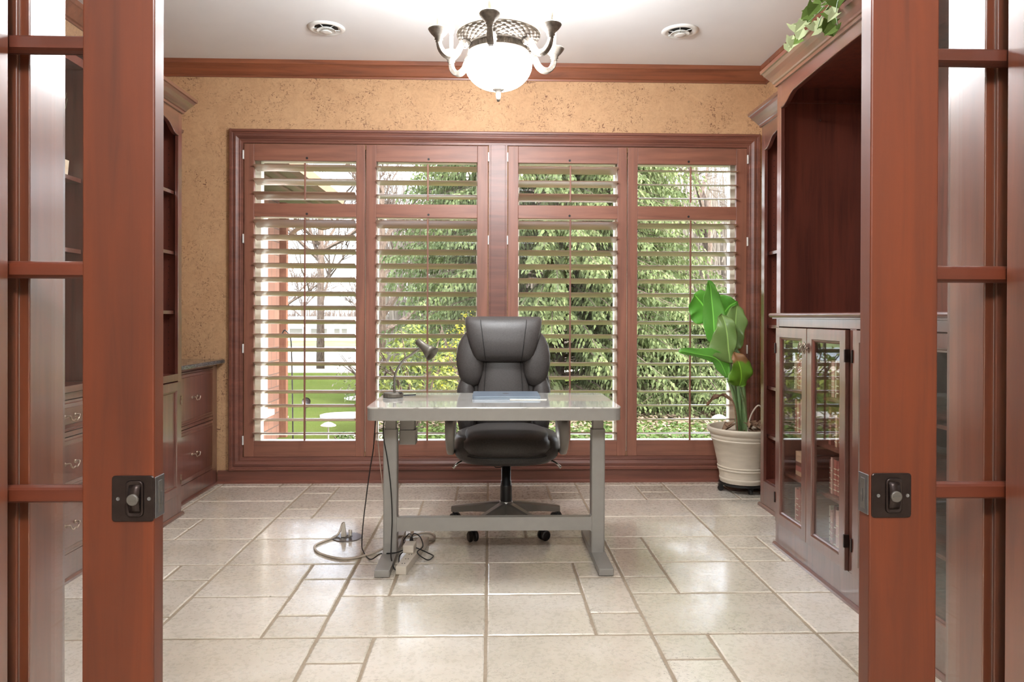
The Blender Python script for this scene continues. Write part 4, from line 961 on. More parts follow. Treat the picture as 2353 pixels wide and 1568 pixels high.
for k in range(6):
    a_ = R(-90-8+60*k); d = Vector((math.cos(a_), math.sin(a_), 0)); n_ = Vector((-d.y, d.x, 0)); O = Vector((HX, HY, 0))
    path = smoothpath([(.150, 2.512), (.166, 2.520), (.184, 2.515), (.198, 2.490), (.215, 2.462), (.240, 2.446), (.268, 2.448), (.290, 2.468), (.300, 2.492), (.302, 2.502)], 3)
    path = [Vector((p[0], p[1])) for p in [(q[0], q[1]) for q in [tuple(x) for x in [(v.x, v.y) for v in [Vector((p.x, p.y, 0)) for p in [Vector((a.x, a.y, 0)) for a in smoothpath([(x, z, 0) for x, z in ((.150, 2.512), (.166, 2.520), (.184, 2.515), (.198, 2.490), (.215, 2.462), (.240, 2.446), (.268, 2.448), (.290, 2.468), (.300, 2.492), (.302, 2.502))], 3)]]]]]]
    rings = []
    K = len(path)
    for i, p in enumerate(path):
        t_ = (path[min(i+1, K-1)]-path[max(i-1, 0)]).normalized(); nn = Vector((-t_.y, t_.x)); w_ = .011+.004*math.sin(math.pi*i/K); h_ = .009+.005*math.sin(math.pi*i/K)
        rings.append([tuple(O+d*(p.x+nn.x*cy_*h_)+Vector((0, 0, p.y+nn.y*cy_*h_))+n_*cx_*w_) for cx_, cy_ in ((-1, -.7), (-.7, -1), (.7, -1), (1, -.7), (1, .7), (.7, 1), (-.7, 1), (-1, .7))])
    ar = MB().loops(rings).build('arm', M['chand'], cd)
    sp = MB(); sp_c = O+d*.168+Vector((0, 0, 2.513))
    for s_ in (-1, 1):
        sp.tube([sp_c+n_*s_*(.012)+d*(.004+.0018*q)*math.cos(q*.7)+Vector((0, 0, 1))*(.004+.0018*q)*math.sin(q*.7) for q in range(10)], .0028, 5)
    sp.build('scroll', M['chand'], ar, smooth=True)
    cc = tuple(O+d*.302)
    MB().lathe([(.010, 2.498), (.016, 2.503), (.013, 2.509), (.020, 2.514), (.018, 2.520), (.024, 2.528), (.036, 2.540), (.046, 2.553), (.050, 2.560), (.048, 2.564), (.030, 2.558), (.014, 2.556)], (cc[0], cc[1], 0), 28).build('candle_cup', M['chand'], ar, smooth=True)
    MB().lathe([(.0098, 2.556), (.0098, 2.645), (.006, 2.647)], (cc[0], cc[1], 0), 16).build('candle_sleeve', M['candle'], ar, smooth=True)
    MB().lathe([(.005, 2.647), (.0085, 2.655), (.0145, 2.670), (.0165, 2.682), (.0135, 2.700), (.007, 2.720), (.001, 2.735)], (cc[0], cc[1], 0), 18).build('flame_bulb', M['bulb'], ar, smooth=True)
    ld_ = bpy.data.lights.new('chandelier_light', 'POINT'); ld_.energy = 4.8; ld_.shadow_soft_size = .016; ld_.color = (.90, .95, 1)
    lo = bpy.data.objects.new('bulb_light', ld_); COL.objects.link(lo); lo.parent = cd; lo.location = Vector((cc[0], cc[1], 2.76))-Vector((HX, HY, ZC))

# ceiling diffusers
def vent(x, y, label):
    t = thing('ceiling_vent', label, 'vent', (x, y, ZC), group='ceiling vents')
    MB().lathe([(.118, ZC-.0003), (.118, ZC-.004), (.108, ZC-.010), (.098, ZC-.013), (.088, ZC-.011), (.078, ZC-.004), (.074, ZC-.0003)], (x, y, 0), 44).build('outer_ring', M['white'], t, smooth=True)
    MB().lathe([(.074, ZC-.0002), (.072, ZC-.0012)], (x, y, 0), 32).build('duct', M['seam'], t)
    MB().lathe([(.038, ZC-.006), (.050, ZC-.017), (.060, ZC-.022), (.063, ZC-.021), (.052, ZC-.013), (.040, ZC-.004)], (x, y, 0), 36).build('middle_ring', M['white'], t, smooth=True)
    MB().lathe([(.002, ZC-.012), (.022, ZC-.020), (.036, ZC-.028), (.034, ZC-.030), (.015, ZC-.030), (.002, ZC-.030)], (x, y, 0), 32).build('centre_cone', M['white'], t, smooth=True)
    mb = MB()
    for a_ in (15, 75, 135):
        c_, s_ = math.cos(R(a_)), math.sin(R(a_)); mb.tube([(x-.085*c_, y-.085*s_, ZC-.009), (x+.085*c_, y+.085*s_, ZC-.009)], .002, 6)
    mb.build('spider', M['white'], t)
vent(-1.058, 4.675, 'round white ceiling vent left of the chandelier'); vent(1.219, 4.64, 'round white ceiling vent right of the chandelier')
hl = thing('hall_fill_lamp', 'added fill lamp on the unseen hall ceiling behind the viewer, brightening the room', 'ceiling light', (0, -.6, ZC))  # unseen lamp, added as fill for the door fronts and the room
MB().lathe([(.2, ZC-.001), (.2, ZC-.03), (.18, ZC-.03)], (0, -.6, 0), 32).build('base_ring', M['chrome'], hl)
MB().lathe([(.18, ZC-.03), (.17, ZC-.06), (.12, ZC-.085), (.01, ZC-.095)], (0, -.6, 0), 32).build('glass_shade', M['hallfill'], hl, smooth=True)
la = bpy.data.lights.new('hall_fill_light', 'POINT'); la.energy = 56; la.shadow_soft_size = .16; la.color = (.95, .98, 1)  # added fill light, reaches the room through the doorway
lo = bpy.data.objects.new('hall_fill_bulb', la); COL.objects.link(lo); lo.parent = hl; lo.location = (0, 0, -.28)

# ------------------------------------------------------------------ potted bird of paradise
PX, PY = 1.786, 5.045
pc = thing('plant_caddy', 'black rolling plant caddy under the big pot', 'plant caddy', (PX, PY, 0))
MB().lathe([(.165, .048), (.168, .05), (.168, .058), (.165, .060), (.05, .060)], (PX, PY, 0), 36).build('tray', M['black'], pc)
for k in range(5):
    a_ = R(200+72*k); x, y = PX+.135*math.cos(a_), PY+.135*math.sin(a_)
    if k == 0: x, y = PX-.165, PY-.015
    cs = MB().lathe([(.006, -.011), (.019, -.011), (.021, 0), (.019, .011), (.006, .011)], (x, y, .0212), 18, 'x' if k % 2 else 'y'); cs.box(x-.014, x+.014, y-.014, y+.014, .03, .05)
    cs.build('caster', M['black'], pc)
pp = thing('potted_plant', 'tall bird of paradise plant in a big stone-coloured pot by the window', 'plant', (PX, PY, .0605))
po = MB().lathe([(.02, .0605), (.150, .0605), (.158, .066), (.160, .080), (.163, .086), (.163, .096), (.160, .100), (.168, .148), (.174, .151), (.176, .158), (.172, .164), (.176, .168), (.178, .176), (.173, .180),
                 (.208, .345), (.216, .352), (.222, .366), (.219, .374), (.226, .384), (.229, .395), (.226, .402), (.238, .412), (.249, .430), (.250, .442), (.244, .450), (.232, .450), (.226, .440), (.215, .39), (.02, .385)], (PX, PY, 0), 56)
autosmooth(po.build('pot', M['pot'], pp), 40)
MB().lathe([(.218, .386), (.20, .396), (.10, .405), (.01, .408)], (PX, PY, 0), 32).build('soil', M['soil'], pp, smooth=True)
def leaf(mid, wl_, wr, side, mat, name='leaf', fold=.25, wave=.012, N=26, Mx=7):
    P_ = smoothpath(mid, max(2, N//(len(mid)-1))); K = len(P_); vs = []; uvs = []; side = Vector(side)
    def interp(tab, t):
        for (t0, v0), (t1, v1) in zip(tab, tab[1:]):
            if t <= t1: 
                x = (t-t0)/max(1e-6, t1-t0); x = x*x*(3-2*x); return v0+(v1-v0)*x
        return tab[-1][1]
    for i, p in enumerate(P_):
        t_ = i/(K-1); tg = (P_[min(i+1, K-1)]-P_[max(i-1, 0)]).normalized(); sd = (side-tg*side.dot(tg)).normalized(); nn = sd.cross(tg)
        a_, b2 = interp(wl_, t_), interp(wr, t_)
        for j in range(-Mx, Mx+1):
            s_ = j/Mx; w_ = (a_ if j < 0 else b2)*s_
            up_ = fold*abs(w_) + wave*math.sin(t_*17+j*.3)*s_*s_ - .25*abs(w_)*abs(s_)*.6
            vs.append(tuple(p+sd*w_+nn*up_)); uvs.append((s_, t_))
    w2 = 2*Mx+1; fs = [(i*w2+j, i*w2+j+1, (i+1)*w2+j+1, (i+1)*w2+j) for i in range(K-1) for j in range(w2-1)]
    o = MB().add(vs, fs).build(name, mat, pp, smooth=True, recalc=False, uv=uvs, solid=.0015); return o
leaf([(1.599, 5.12, 1.209), (1.541, 5.12, 1.276), (1.500, 5.11, 1.327), (1.440, 5.08, 1.385)], [(0, .03), (.25, .13), (.6, .125), (.85, .09), (1, .0)], [(0, .02), (.3, .10), (.6, .10), (.85, .07), (1, 0)], (.7, .1, .75), M['leafA'], fold=.15)
leaf([(1.655, 5.16, 1.205), (1.690, 5.16, 1.26), (1.725, 5.15, 1.305), (1.768, 5.12, 1.335)], [(0, .02), (.3, .10), (.6, .12), (.85, .06), (1, 0)], [(0, .02), (.3, .085), (.6, .08), (.85, .05), (1, 0)], (.75, .1, -.65), M['leafA'], fold=.15)
leaf([(1.60, 5.06, 1.02), (1.578, 5.05, 1.12), (1.568, 5.04, 1.23), (1.548, 5.02, 1.36), (1.528, 4.98, 1.43), (1.502, 4.95, 1.475)], [(0, .03), (.15, .06), (.35, .075), (.6, .058), (.8, .028), (.92, .016), (1, 0)], [(0, .03), (.15, .065), (.4, .082), (.6, .06), (.8, .035), (.92, .02), (1, 0)], (.97, -.25, .1), M['leafA'], fold=.35)
leaf([(1.722, 5.0, 1.0), (1.716, 5.0, 1.06), (1.711, 5.0, 1.14), (1.712, 4.99, 1.23), (1.717, 4.98, 1.312)], [(0, .012), (.2, .03), (.45, .04), (.7, .068), (.88, .05), (1, 0)], [(0, .025), (.15, .05), (.35, .055), (.62, .082), (.85, .05), (1, 0)], (1, -.15, 0), M['leafB'], fold=.3)
leaf([(1.652, 4.93, .905), (1.640, 4.92, .99), (1.625, 4.91, 1.10), (1.612, 4.92, 1.18), (1.598, 4.95, 1.243)], [(0, .02), (.12, .08), (.28, .145), (.5, .105), (.72, .06), (.9, .04), (1, 0)], [(0, .015), (.2, .035), (.5, .07), (.75, .062), (.9, .035), (1, 0)], (.97, -.1, .2), M['leafB'], fold=.2, wave=.016)
leaf([(1.645, 4.97, .80), (1.61, 4.95, .87), (1.575, 4.93, .918), (1.52, 4.91, .948), (1.43, 4.90, .965), (1.32, 4.90, .985), (1.29, 4.90, .978)], [(0, .02), (.2, .055), (.5, .052), (.75, .035), (.93, .012), (1, 0)], [(0, .015), (.2, .045), (.5, .034), (.75, .025), (.93, .012), (1, 0)], (-.2, .35, -.9), M['leafA'], fold=.5, wave=.01)
leaf([(1.655, 4.86, .985), (1.675, 4.84, .93), (1.692, 4.83, .86), (1.698, 4.84, .80), (1.690, 4.86, .752)], [(0, .01), (.2, .05), (.4, .085), (.65, .072), (.88, .045), (1, .01)], [(0, .01), (.2, .035), (.4, .065), (.62, .105), (.82, .115), (.95, .06), (1, .01)], (-.97, -.15, -.2), M['leafC'], fold=.25, wave=.016)
# stalks
st = [([(1.745, 5.0, .40), (1.70, 5.0, .74), (1.66, 4.96, .92)], .014), ([(1.765, 5.02, .40), (1.735, 5.0, .74), (1.722, 5.0, 1.0)], .014), ([(1.785, 5.0, .40), (1.762, 4.98, .74), (1.72, 4.97, .98), (1.60, 5.08, 1.02)], .013),
      ([(1.755, 5.05, .40), (1.715, 5.04, .74), (1.66, 5.1, 1.0), (1.60, 5.12, 1.209)], .013), ([(1.80, 5.03, .40), (1.77, 5.0, .70), (1.735, 5.05, .95), (1.66, 5.15, 1.21)], .012), ([(1.735, 4.99, .40), (1.70, 4.98, .65), (1.645, 4.97, .80)], .011), ([(1.79, 4.97, .40), (1.75, 4.93, .62), (1.695, 4.86, .755)], .010)]
for pts, r_ in st:
    P_ = smoothpath(pts, 6); K = len(P_); MB().tube(P_, [r_*(1.35-.75*i/K) for i in range(K)], 10).build('stalk', M['stem'], pp, smooth=True)
leaf([(1.66, 4.92, .643), (1.608, 4.91, .683), (1.56, 4.9, .675), (1.522, 4.9, .655), (1.482, 4.9, .612)], [(0, .006), (.4, .014), (.7, .024), (.9, .014), (1, 0)], [(0, .005), (.4, .016), (.7, .018), (.9, .008), (1, 0)], (0, .5, -.85), M['dry'], 'dried_leaf', .6, .006)
MB().tube(smoothpath([(1.72, 4.97, .41), (1.70, 4.94, .53), (1.672, 4.92, .63), (1.64, 4.915, .672), (1.61, 4.91, .683)], 5), [.006]*20+[.004], 6).build('dried_stalk', M['dry'], pp, smooth=True)
MB().tube(smoothpath([(1.775, 4.93, .41), (1.782, 4.92, .50), (1.80, 4.91, .565), (1.835, 4.9, .615), (1.862, 4.9, .60), (1.87, 4.9, .57)], 5), .0055, 7).build('bent_stalk', M['cordw'], pp, smooth=True)
rd = random.Random(11); lf = MB()
for k in range(46):
    x, y, z = 1.81+rd.uniform(-.06, .07), 4.90+rd.uniform(-.05, .08), .415+rd.uniform(0, .09); a_ = rd.uniform(0, 6.3); l = rd.uniform(.04, .09)
    d = Vector((math.cos(a_), math.sin(a_), rd.uniform(-.7, .5))).normalized(); s_ = d.cross(Vector((rd.uniform(-1, 1), rd.uniform(-1, 1), 1))).normalized()*rd.uniform(.008, .016); c_ = Vector((x, y, z)); nn = d.cross(s_).normalized()*.008
    lf.add([tuple(c_-d*l/2), tuple(c_-s_), tuple(c_+nn), tuple(c_+s_), tuple(c_+d*l/2)], [(0, 1, 2), (0, 2, 3), (1, 4, 2), (2, 4, 3)])
for (x, y, z) in ((1.655, 4.98, .455), (1.67, 5.0, .47), (1.69, 5.0, .46)):
    lf.add([(x-.05, y, z-.035), (x-.01, y-.03, z), (x+.04, y, z+.02), (x, y+.03, z+.01), (x-.03, y, z+.02)], [(0, 1, 4), (1, 2, 3), (1, 3, 4), (0, 4, 3)])
lf.build('dried_leaves', M['dry'], pp, recalc=False, solid=.001)

# ------------------------------------------------------------------ silk ivy on the right wall unit
iv = thing('ivy_garland', 'variegated silk ivy trailing over the crown of the right wall unit', 'garland', (1.6, 3.0, 2.557))
vin = MB()
vp = [[(1.62, 2.7, 2.565), (1.52, 2.85, 2.60), (1.45, 3.02, 2.585), (1.43, 3.12, 2.555), (1.425, 3.24, 2.55), (1.43, 3.34, 2.555), (1.432, 3.40, 2.53)], [(1.52, 2.85, 2.60), (1.44, 2.93, 2.55), (1.43, 2.96, 2.49), (1.432, 2.95, 2.43)], [(1.47, 2.98, 2.60), (1.43, 3.08, 2.53), (1.425, 3.12, 2.48)]]
for p in vp: vin.tube(smoothpath(p, 5), .0022, 5)
vin.build('vine', M['stem'], iv, smooth=True)
ri = random.Random(21)
def ivyleaf(c_, size, mat, yawd=None):
    th = ri.uniform(-1.1, 1.1) - math.pi/2; sh5 = [(0, 0), (.35, .18), (.75, .05), (.62, .42), (.55, .60), (0, 1.1), (-.55, .60), (-.62, .42), (-.75, .05), (-.35, .18)]
    ca, sa = math.cos(th+math.pi/2), math.sin(th+math.pi/2); u = Vector((.8, -.6, 0)).normalized(); v = Vector((0, 0, -1))
    u = (u+Vector((ri.uniform(-.4, .4), 0, ri.uniform(-.3, .3)))).normalized(); v = (v+Vector((ri.uniform(-.5, .2), ri.uniform(-.3, .3), 0))).normalized(); nn = u.cross(v)
    vs = []
    for x, y in [(0, .45)]+sh5:
        X = x*ca-y*sa; Y_ = x*sa+y*ca; vs.append(tuple(Vector(c_)+u*X*size+v*Y_*size+nn*size*(-.25*abs(x))))
    MB().add(vs, [(0, i, i % 10+1) for i in range(1, 11)]).build('ivy_leaf', mat, iv, recalc=False, solid=.0008)
for c_, s_, m_ in [((1.44, 3.23, 2.64), .060, 0), ((1.44, 3.14, 2.60), .058, 0), ((1.45, 3.07, 2.60), .055, 0), ((1.44, 3.06, 2.55), .055, 0), ((1.43, 3.19, 2.585), .045, 0), ((1.43, 3.26, 2.59), .045, 0), ((1.42, 3.30, 2.60), .045, 1), ((1.42, 3.35, 2.60), .05, 1),
                    ((1.42, 3.36, 2.55), .045, 1), ((1.42, 3.22, 2.56), .05, 1), ((1.42, 3.25, 2.54), .05, 1), ((1.42, 3.15, 2.53), .055, 1), ((1.42, 3.14, 2.50), .05, 1), ((1.425, 3.38, 2.53), .05, 1), ((1.42, 3.33, 2.52), .045, 1), ((1.42, 3.26, 2.50), .04, 0), ((1.42, 3.05, 2.49), .045, 0),
                    ((1.42, 2.97, 2.47), .05, 0), ((1.425, 2.95, 2.43), .045, 0), ((1.425, 2.99, 2.44), .045, 0), ((1.425, 2.94, 2.48), .04, 1), ((1.44, 2.98, 2.56), .055, 0), ((1.44, 2.94, 2.58), .05, 1), ((1.45, 2.90, 2.60), .055, 1), ((1.46, 3.0, 2.62), .05, 1), ((1.45, 3.10, 2.64), .05, 0), ((1.47, 2.88, 2.63), .05, 0), ((1.46, 3.02, 2.66), .05, 0), ((1.46, 2.94, 2.66), .05, 0), ((1.45, 3.16, 2.66), .05, 0), ((1.44, 3.20, 2.61), .045, 1), ((1.43, 3.00, 2.53), .045, 1)]:
    ivyleaf(c_, s_*1.05, M['ivypale'] if m_ else M['ivyleaf'])

# ------------------------------------------------------------------ outdoors
GZ = -.28
gv = []; ys = [5.6, 20, 60, 83, 140, 220]; zs_ = [GZ, GZ, -3.9, -3.9, -4.6, -5]
MB().add([(x, y, z) for y, z in ((5.6, GZ), (13, GZ), (20.3, GZ), (60, -3.95), (84, -3.95), (90, -5)) for x in (-60, 60)], [(2*i, 2*i+1, 2*i+3, 2*i+2) for i in range(5)]).build('lawn', M['lawn'], recalc=False, kind='structure')
MB().box(-14, 3, 19.2, 20.4, GZ+.001, GZ+.02).build('garden_edging', M['stone'], kind='structure')
MB().add([(-80, 62, -3.9), (80, 62, -3.9), (80, 84, -3.9), (-80, 84, -3.9)], [(0, 1, 2, 3)]).build('shore', M['reeds'], recalc=False, kind='structure')
MB().add([(-120, 83, -4), (120, 83, -4), (120, 126, -4), (-120, 126, -4)], [(0, 1, 2, 3)]).build('pond', M['water'], recalc=False, kind='structure')
MB().add([(-160, 124, -4.2), (160, 124, -4.2), (160, 127, -3.7), (-160, 127, -3.7), (-160, 200, -2.0), (160, 200, -2.0)], [(0, 1, 2, 3), (3, 2, 5, 4)]).build('far_bank', M['bank'], recalc=False, kind='structure')
# brick wing
wg = thing('house_wing', 'brick wing of the house with white window and wooden corner post, beyond the left shutter', 'house wing', (-2.8, 7.3, GZ))
bw = MB().box(-3.0, -2.6, 5.6, 7.95, GZ, 2.66).box(-3.0, -2.6, 8.42, 8.98, GZ, 2.66).box(-3.0, -2.6, 7.95, 8.42, GZ, .12).box(-3.0, -2.6, 7.95, 8.42, 2.42, 2.66)
bw.build('brick_wall', M['brick'], wg)
wf_ = MB().box(-2.63, -2.57, 8.12, 8.42, .12, 2.42).box(-2.63, -2.57, 7.90, 7.97, .12, 2.42).box(-2.63, -2.50, 7.88, 8.45, .08, .14).build('window_frame', M['white'], wg)
MB().box(-2.62, -2.60, 7.97, 8.12, .14, 2.42).build('pane', M['cabglass'], wf_)
MB().box(-2.66, -2.52, 8.99, 9.08, GZ, 2.62).build('corner_post', M['woodpost'], wg)
ev = MB().prism([(-3.0, 2.66), (-1.98, 2.66), (-1.96, 2.70), (-3.0, 3.3)], lambda p, q, h: (p, h, q), 5.62, 9.35).build('eave', M['soffit'], wg)
MB().prism([(-2.0, 2.655), (-1.90, 2.655), (-1.88, 2.75), (-2.0, 2.75)], lambda p, q, h: (p, h, q), 5.6, 9.38).build('gutter', M['gutter'], ev)
for k_, xx in enumerate((-2.14, -2.3)): MB().box(xx-.02, xx+.02, 5.62, 9.35, 2.64, 2.66).build('soffit_board', M['gutter'], ev)
MB().tube(smoothpath([(-2.55, 9.25, 2.25), (-2.42, 9.25, 2.34), (-2.25, 9.25, 2.37), (-2.12, 9.25, 2.34), (-2.0, 9.25, 2.38)], 5), .03, 8).build('bracket', M['gutter'], wg, smooth=True)

# trees
def branches(mb, p, d, L_, r_, lev, rnd, spread=.6, sides=4, upb=.15, kids=(3, 5), gnarl=.25):
    n = 4; pts = [p]; dd = d
    for i in range(n):
        dd = (dd+Vector((rnd.uniform(-gnarl, gnarl), rnd.uniform(-gnarl, gnarl), rnd.uniform(-gnarl, gnarl)+upb*.3))).normalized(); pts.append(pts[-1]+dd*L_/n)
    mb.tube(pts, [r_*(1-.6*i/n) for i in range(n+1)], sides)
    if lev == 0: return [pts[-1]]
    ends = []
    for k in range(rnd.randint(*kids)):
        t_ = rnd.uniform(.35, 1); q = pts[min(n, max(1, int(t_*n+.5)))]
        nd = (dd+Vector((rnd.uniform(-1, 1), rnd.uniform(-1, 1), rnd.uniform(-.5, .8)))*spread).normalized()
        ends += branches(mb, q, nd, L_*rnd.uniform(.5, .75), r_*.58, lev-1, rnd, spread, 3, upb, kids, gnarl)
    return ends
def bare_tree(x, y, z0, h, r_, seed, label, lev=4, name='bare_tree', leaves=0, kids=(3, 4), group='bare trees beyond the window', lean=0, nl=2):
    rnd = random.Random(seed); t = thing(name, label, 'tree', (x, y, z0), group=group); tr = MB(); top = Vector((x+lean, y, z0+h*.42))
    tr.tube([(x, y, z0), (x+lean*.4, y, z0+h*.2), top], [r_, r_*.85, r_*.7], 8); br = MB(); ends = []
    for k in range(6):
        a_ = rnd.uniform(0, 6.28); z = rnd.uniform(.22, 1)
        q = Vector((x+lean*z, y, z0+h*.42*z))
        ends += branches(br, q, Vector((math.cos(a_), math.sin(a_), rnd.uniform(.5, 1.6))).normalized(), h*rnd.uniform(.22, .34), r_*.5, lev, rnd, .75, 4, .2, kids)
    tr.build('trunk', M['twig'], t, smooth=True, recalc=False); br.build('branches', M['twig'], t, recalc=False)
    if leaves:
        lv = MB()
        for e in ends:
            for q in range(leaves):
                c_ = e+Vector((rnd.gauss(0, .12), rnd.gauss(0, .12), rnd.gauss(0, .1))); s_ = rnd.uniform(.025, .05); u = Vector((rnd.uniform(-1, 1), rnd.uniform(-1, 1), rnd.uniform(-1, 1))).normalized()*s_; v = u.orthogonal().normalized()*s_*.7
                lv.add([tuple(c_-u), tuple(c_-v), tuple(c_+u), tuple(c_+v)], [(0, 1, 2, 3)])
        lv.build('new_leaves', M['budleaf'], t, recalc=False)
bare_tree(-2.6, 17, GZ, 11, .16, 3, 'bare tree with a thick pale trunk seen through the second shutter', 4, kids=(4, 5))
bare_tree(-5.6, 24, GZ-.3, 12, .14, 4, 'bare tree filling the sky in the leftmost shutter', 4, kids=(4, 5))
bare_tree(-9.5, 30, -1, 14, .16, 5, 'bare tree partly hidden by the brick wing', 3, kids=(3, 5))
bare_tree(5.0, 16.5, GZ, 10, .13, 8, 'tree in yellow-green new leaf seen through the rightmost shutter', 4, 'leafing_tree', 3, kids=(3, 5), group='trees in new leaf')
bare_tree(4.6, 24, GZ, 13, .17, 12, 'bare tree behind the yellow-green leafing tree', 4, kids=(4, 5))
bare_tree(8.2, 22, GZ, 12, .16, 14, 'bare tree at the far right edge of the window view', 4, kids=(3, 4))
rt_ = random.Random(77)
fars = [('bare tree on the far shore, %s' % w_) for w_ in ('behind the houses at far left', 'left of the white house', 'behind the white house', 'just right of the white house', 'midway between house and spruce', 'nearest the spruce', 'seen left of the spruce trunk', 'seen right of the spruce', 'at far right')]
for k, xx in enumerate((-62, -50, -40, -31, -22, -12, 2, 20, 38)):
    rnd = random.Random(100+k); mb = MB(); y = rnd.uniform(152, 175); h = rnd.uniform(12, 16)
    mb.tube([(xx, y, -3), (xx, y, -3+h*.5)], [.5, .3], 5)
    for q in range(7):
        a_ = rnd.uniform(0, 6.28); branches(mb, Vector((xx, y, -3+h*rnd.uniform(.15, .5))), Vector((math.cos(a_), math.sin(a_)*.4, rnd.uniform(.4, 1.4))).normalized(), h*rnd.uniform(.3, .42), .22, 3, rnd, .8, 3, .1, (4, 5))
    mb.build('bare_tree', M['farbrush'], recalc=False, label=fars[k], cat='tree', group='bare trees on the far shore')
# brush line at the far shore
rnd = random.Random(9); mb = MB()
for k in range(5200):
    x = rnd.uniform(-95, 75); y = rnd.uniform(150, 158); h = rnd.uniform(3, 7.5); w_ = rnd.uniform(.1, .3); dx = rnd.uniform(-1.2, 1.2)
    mb.add([(x-w_, y, -3), (x+w_, y, -3), (x+dx, y+rnd.uniform(-1, 1), -3+h)], [(0, 1, 2)])
mb.build('brushwood', M['farbrush'], recalc=False, label='grey-brown line of bare brushwood along the far shore', cat='brush', kind='stuff')
rnd = random.Random(19); mb = MB()
for k in range(5200):
    x = rnd.uniform(-4.5, 16); y = rnd.uniform(28, 33); h = rnd.uniform(2.5, 9.5)*(1 if x > 1 else .75); w_ = rnd.uniform(.012, .04); b_x = rnd.uniform(-1.0, 1.0); z0_ = -1+rnd.uniform(0, 5)*(h > 4)
    a_ = Vector((x, y, z0_)); m_ = Vector((x+b_x*.4+rnd.uniform(-.2, .2), y+rnd.uniform(-.3, .3), z0_+(h-z0_*.4)*.5)); e_ = Vector((x+b_x*1.3, y+rnd.uniform(-.4, .4), z0_+h*.8))
    mb.add([(a_.x-w_, a_.y, a_.z), (a_.x+w_, a_.y, a_.z), (m_.x+w_*.7, m_.y, m_.z), (m_.x-w_*.7, m_.y, m_.z), tuple(e_)], [(0, 1, 2, 3), (3, 2, 4)])
mb.build('thicket', M['palebrush'], recalc=False, label='pale tangle of bare woodland twigs behind the spruce', cat='brush', kind='stuff')
bare_tree(1.0, 25, GZ-.5, 12, .15, 41, 'bare tree hidden mostly behind the spruce', 3, kids=(4, 5))
bare_tree(-1.0, 22, GZ-.3, 12, .2, 43, 'pale grey bare tree just left of the spruce', 4, kids=(4, 5))
# spruce
def spruce(name, label, x, y, z0, H, r0, seed, nlay=40, per=15, rot=0, keep=None, zmax=99, scale=1.0):
    rnd = random.Random(seed); t = thing(name, label, 'tree', (x, y, z0)); MB().tube([(x, y, z0), (x, y, z0+H)], [.2*scale, .02], 10).build('trunk', M['twig'], t, smooth=True, recalc=False)
    mb = MB(); vs = []; fs = []; bo = MB()
    for li in range(nlay):
        f = (li+.5)/nlay; z = z0+.25+f*(H-.3)
        if z > zmax: break
        rad = r0*(1-f)**.85
        for k in range(per):
            a_ = rnd.uniform(0, 6.283)
            if math.sin(a_) > .55: continue            # boughs on the far side are never in view
            rr_ = rad*rnd.uniform(.72, 1.08); d = Vector((math.cos(a_), math.sin(a_), 0)); s_ = Vector((-d.y, d.x, 0)); zz = z+rnd.uniform(-.12, .12)
            pts = [Vector((x, y, zz))+d*(rr_*u)+Vector((0, 0, .10*rr_*math.sin(u*2.2)-.34*rr_*u*u+.10*rr_*u**4)) for u in (0, .25, .5, .75, 1)]
            bo.tube(pts, [.02*scale, .016*scale, .012*scale, .008*scale, .003], 3)
            ns = int(9+rr_*9)
            for q in range(ns):
                u = .22+.78*(q+rnd.random())/ns; seg = min(3, int(u*4)); fr = u*4-seg; c_ = pts[seg].lerp(pts[seg+1], fr)
                for sd in (-1, 1):
                    ln = (.16+.26*(1-u)+.08*rnd.random())*min(1, rr_)*scale*1.25
                    dr = (s_*sd*rnd.uniform(.5, 1)+d*rnd.uniform(.2, .8)+Vector((0, 0, rnd.uniform(-1.1, -.25)))).normalized()
                    # one twig: a drooping fringe of small needle tufts
                    m_ = 4; prev = c_
                    for w_ in range(m_):
                        dr = (dr+Vector((0, 0, -.28))).normalized(); nx = prev+dr*ln/m_; side = dr.cross(Vector((rnd.uniform(-1, 1), rnd.uniform(-1, 1), .6))).normalized()*(.026*scale)*(1.15-w_/m_*.6)
                        b0 = len(vs); vs += [tuple(prev-side*.3), tuple(prev+dr*.02-side*1.0), tuple(nx), tuple(prev+dr*.02+side*1.0), tuple(prev+side*.3)]
                        fs.append((b0, b0+1, b0+2, b0+3, b0+4)); prev = nx
    mb.add(vs, fs); o = mb.build('needles', M['spruce'], t, recalc=False); bo.build('boughs', M['twig'], t, recalc=False)
    return t
spruce('spruce_tree', 'huge drooping spruce tree filling the view behind the chair', 1.15, 13.0, GZ, 13.5, 3.55, 2, 74, 20, zmax=5.6)
spruce('spruce_tree', 'low spruce spreading behind the potted plant, right of the huge one', 3.35, 11.6, GZ, 1.9, 1.55, 6, 12, 22, scale=.8)
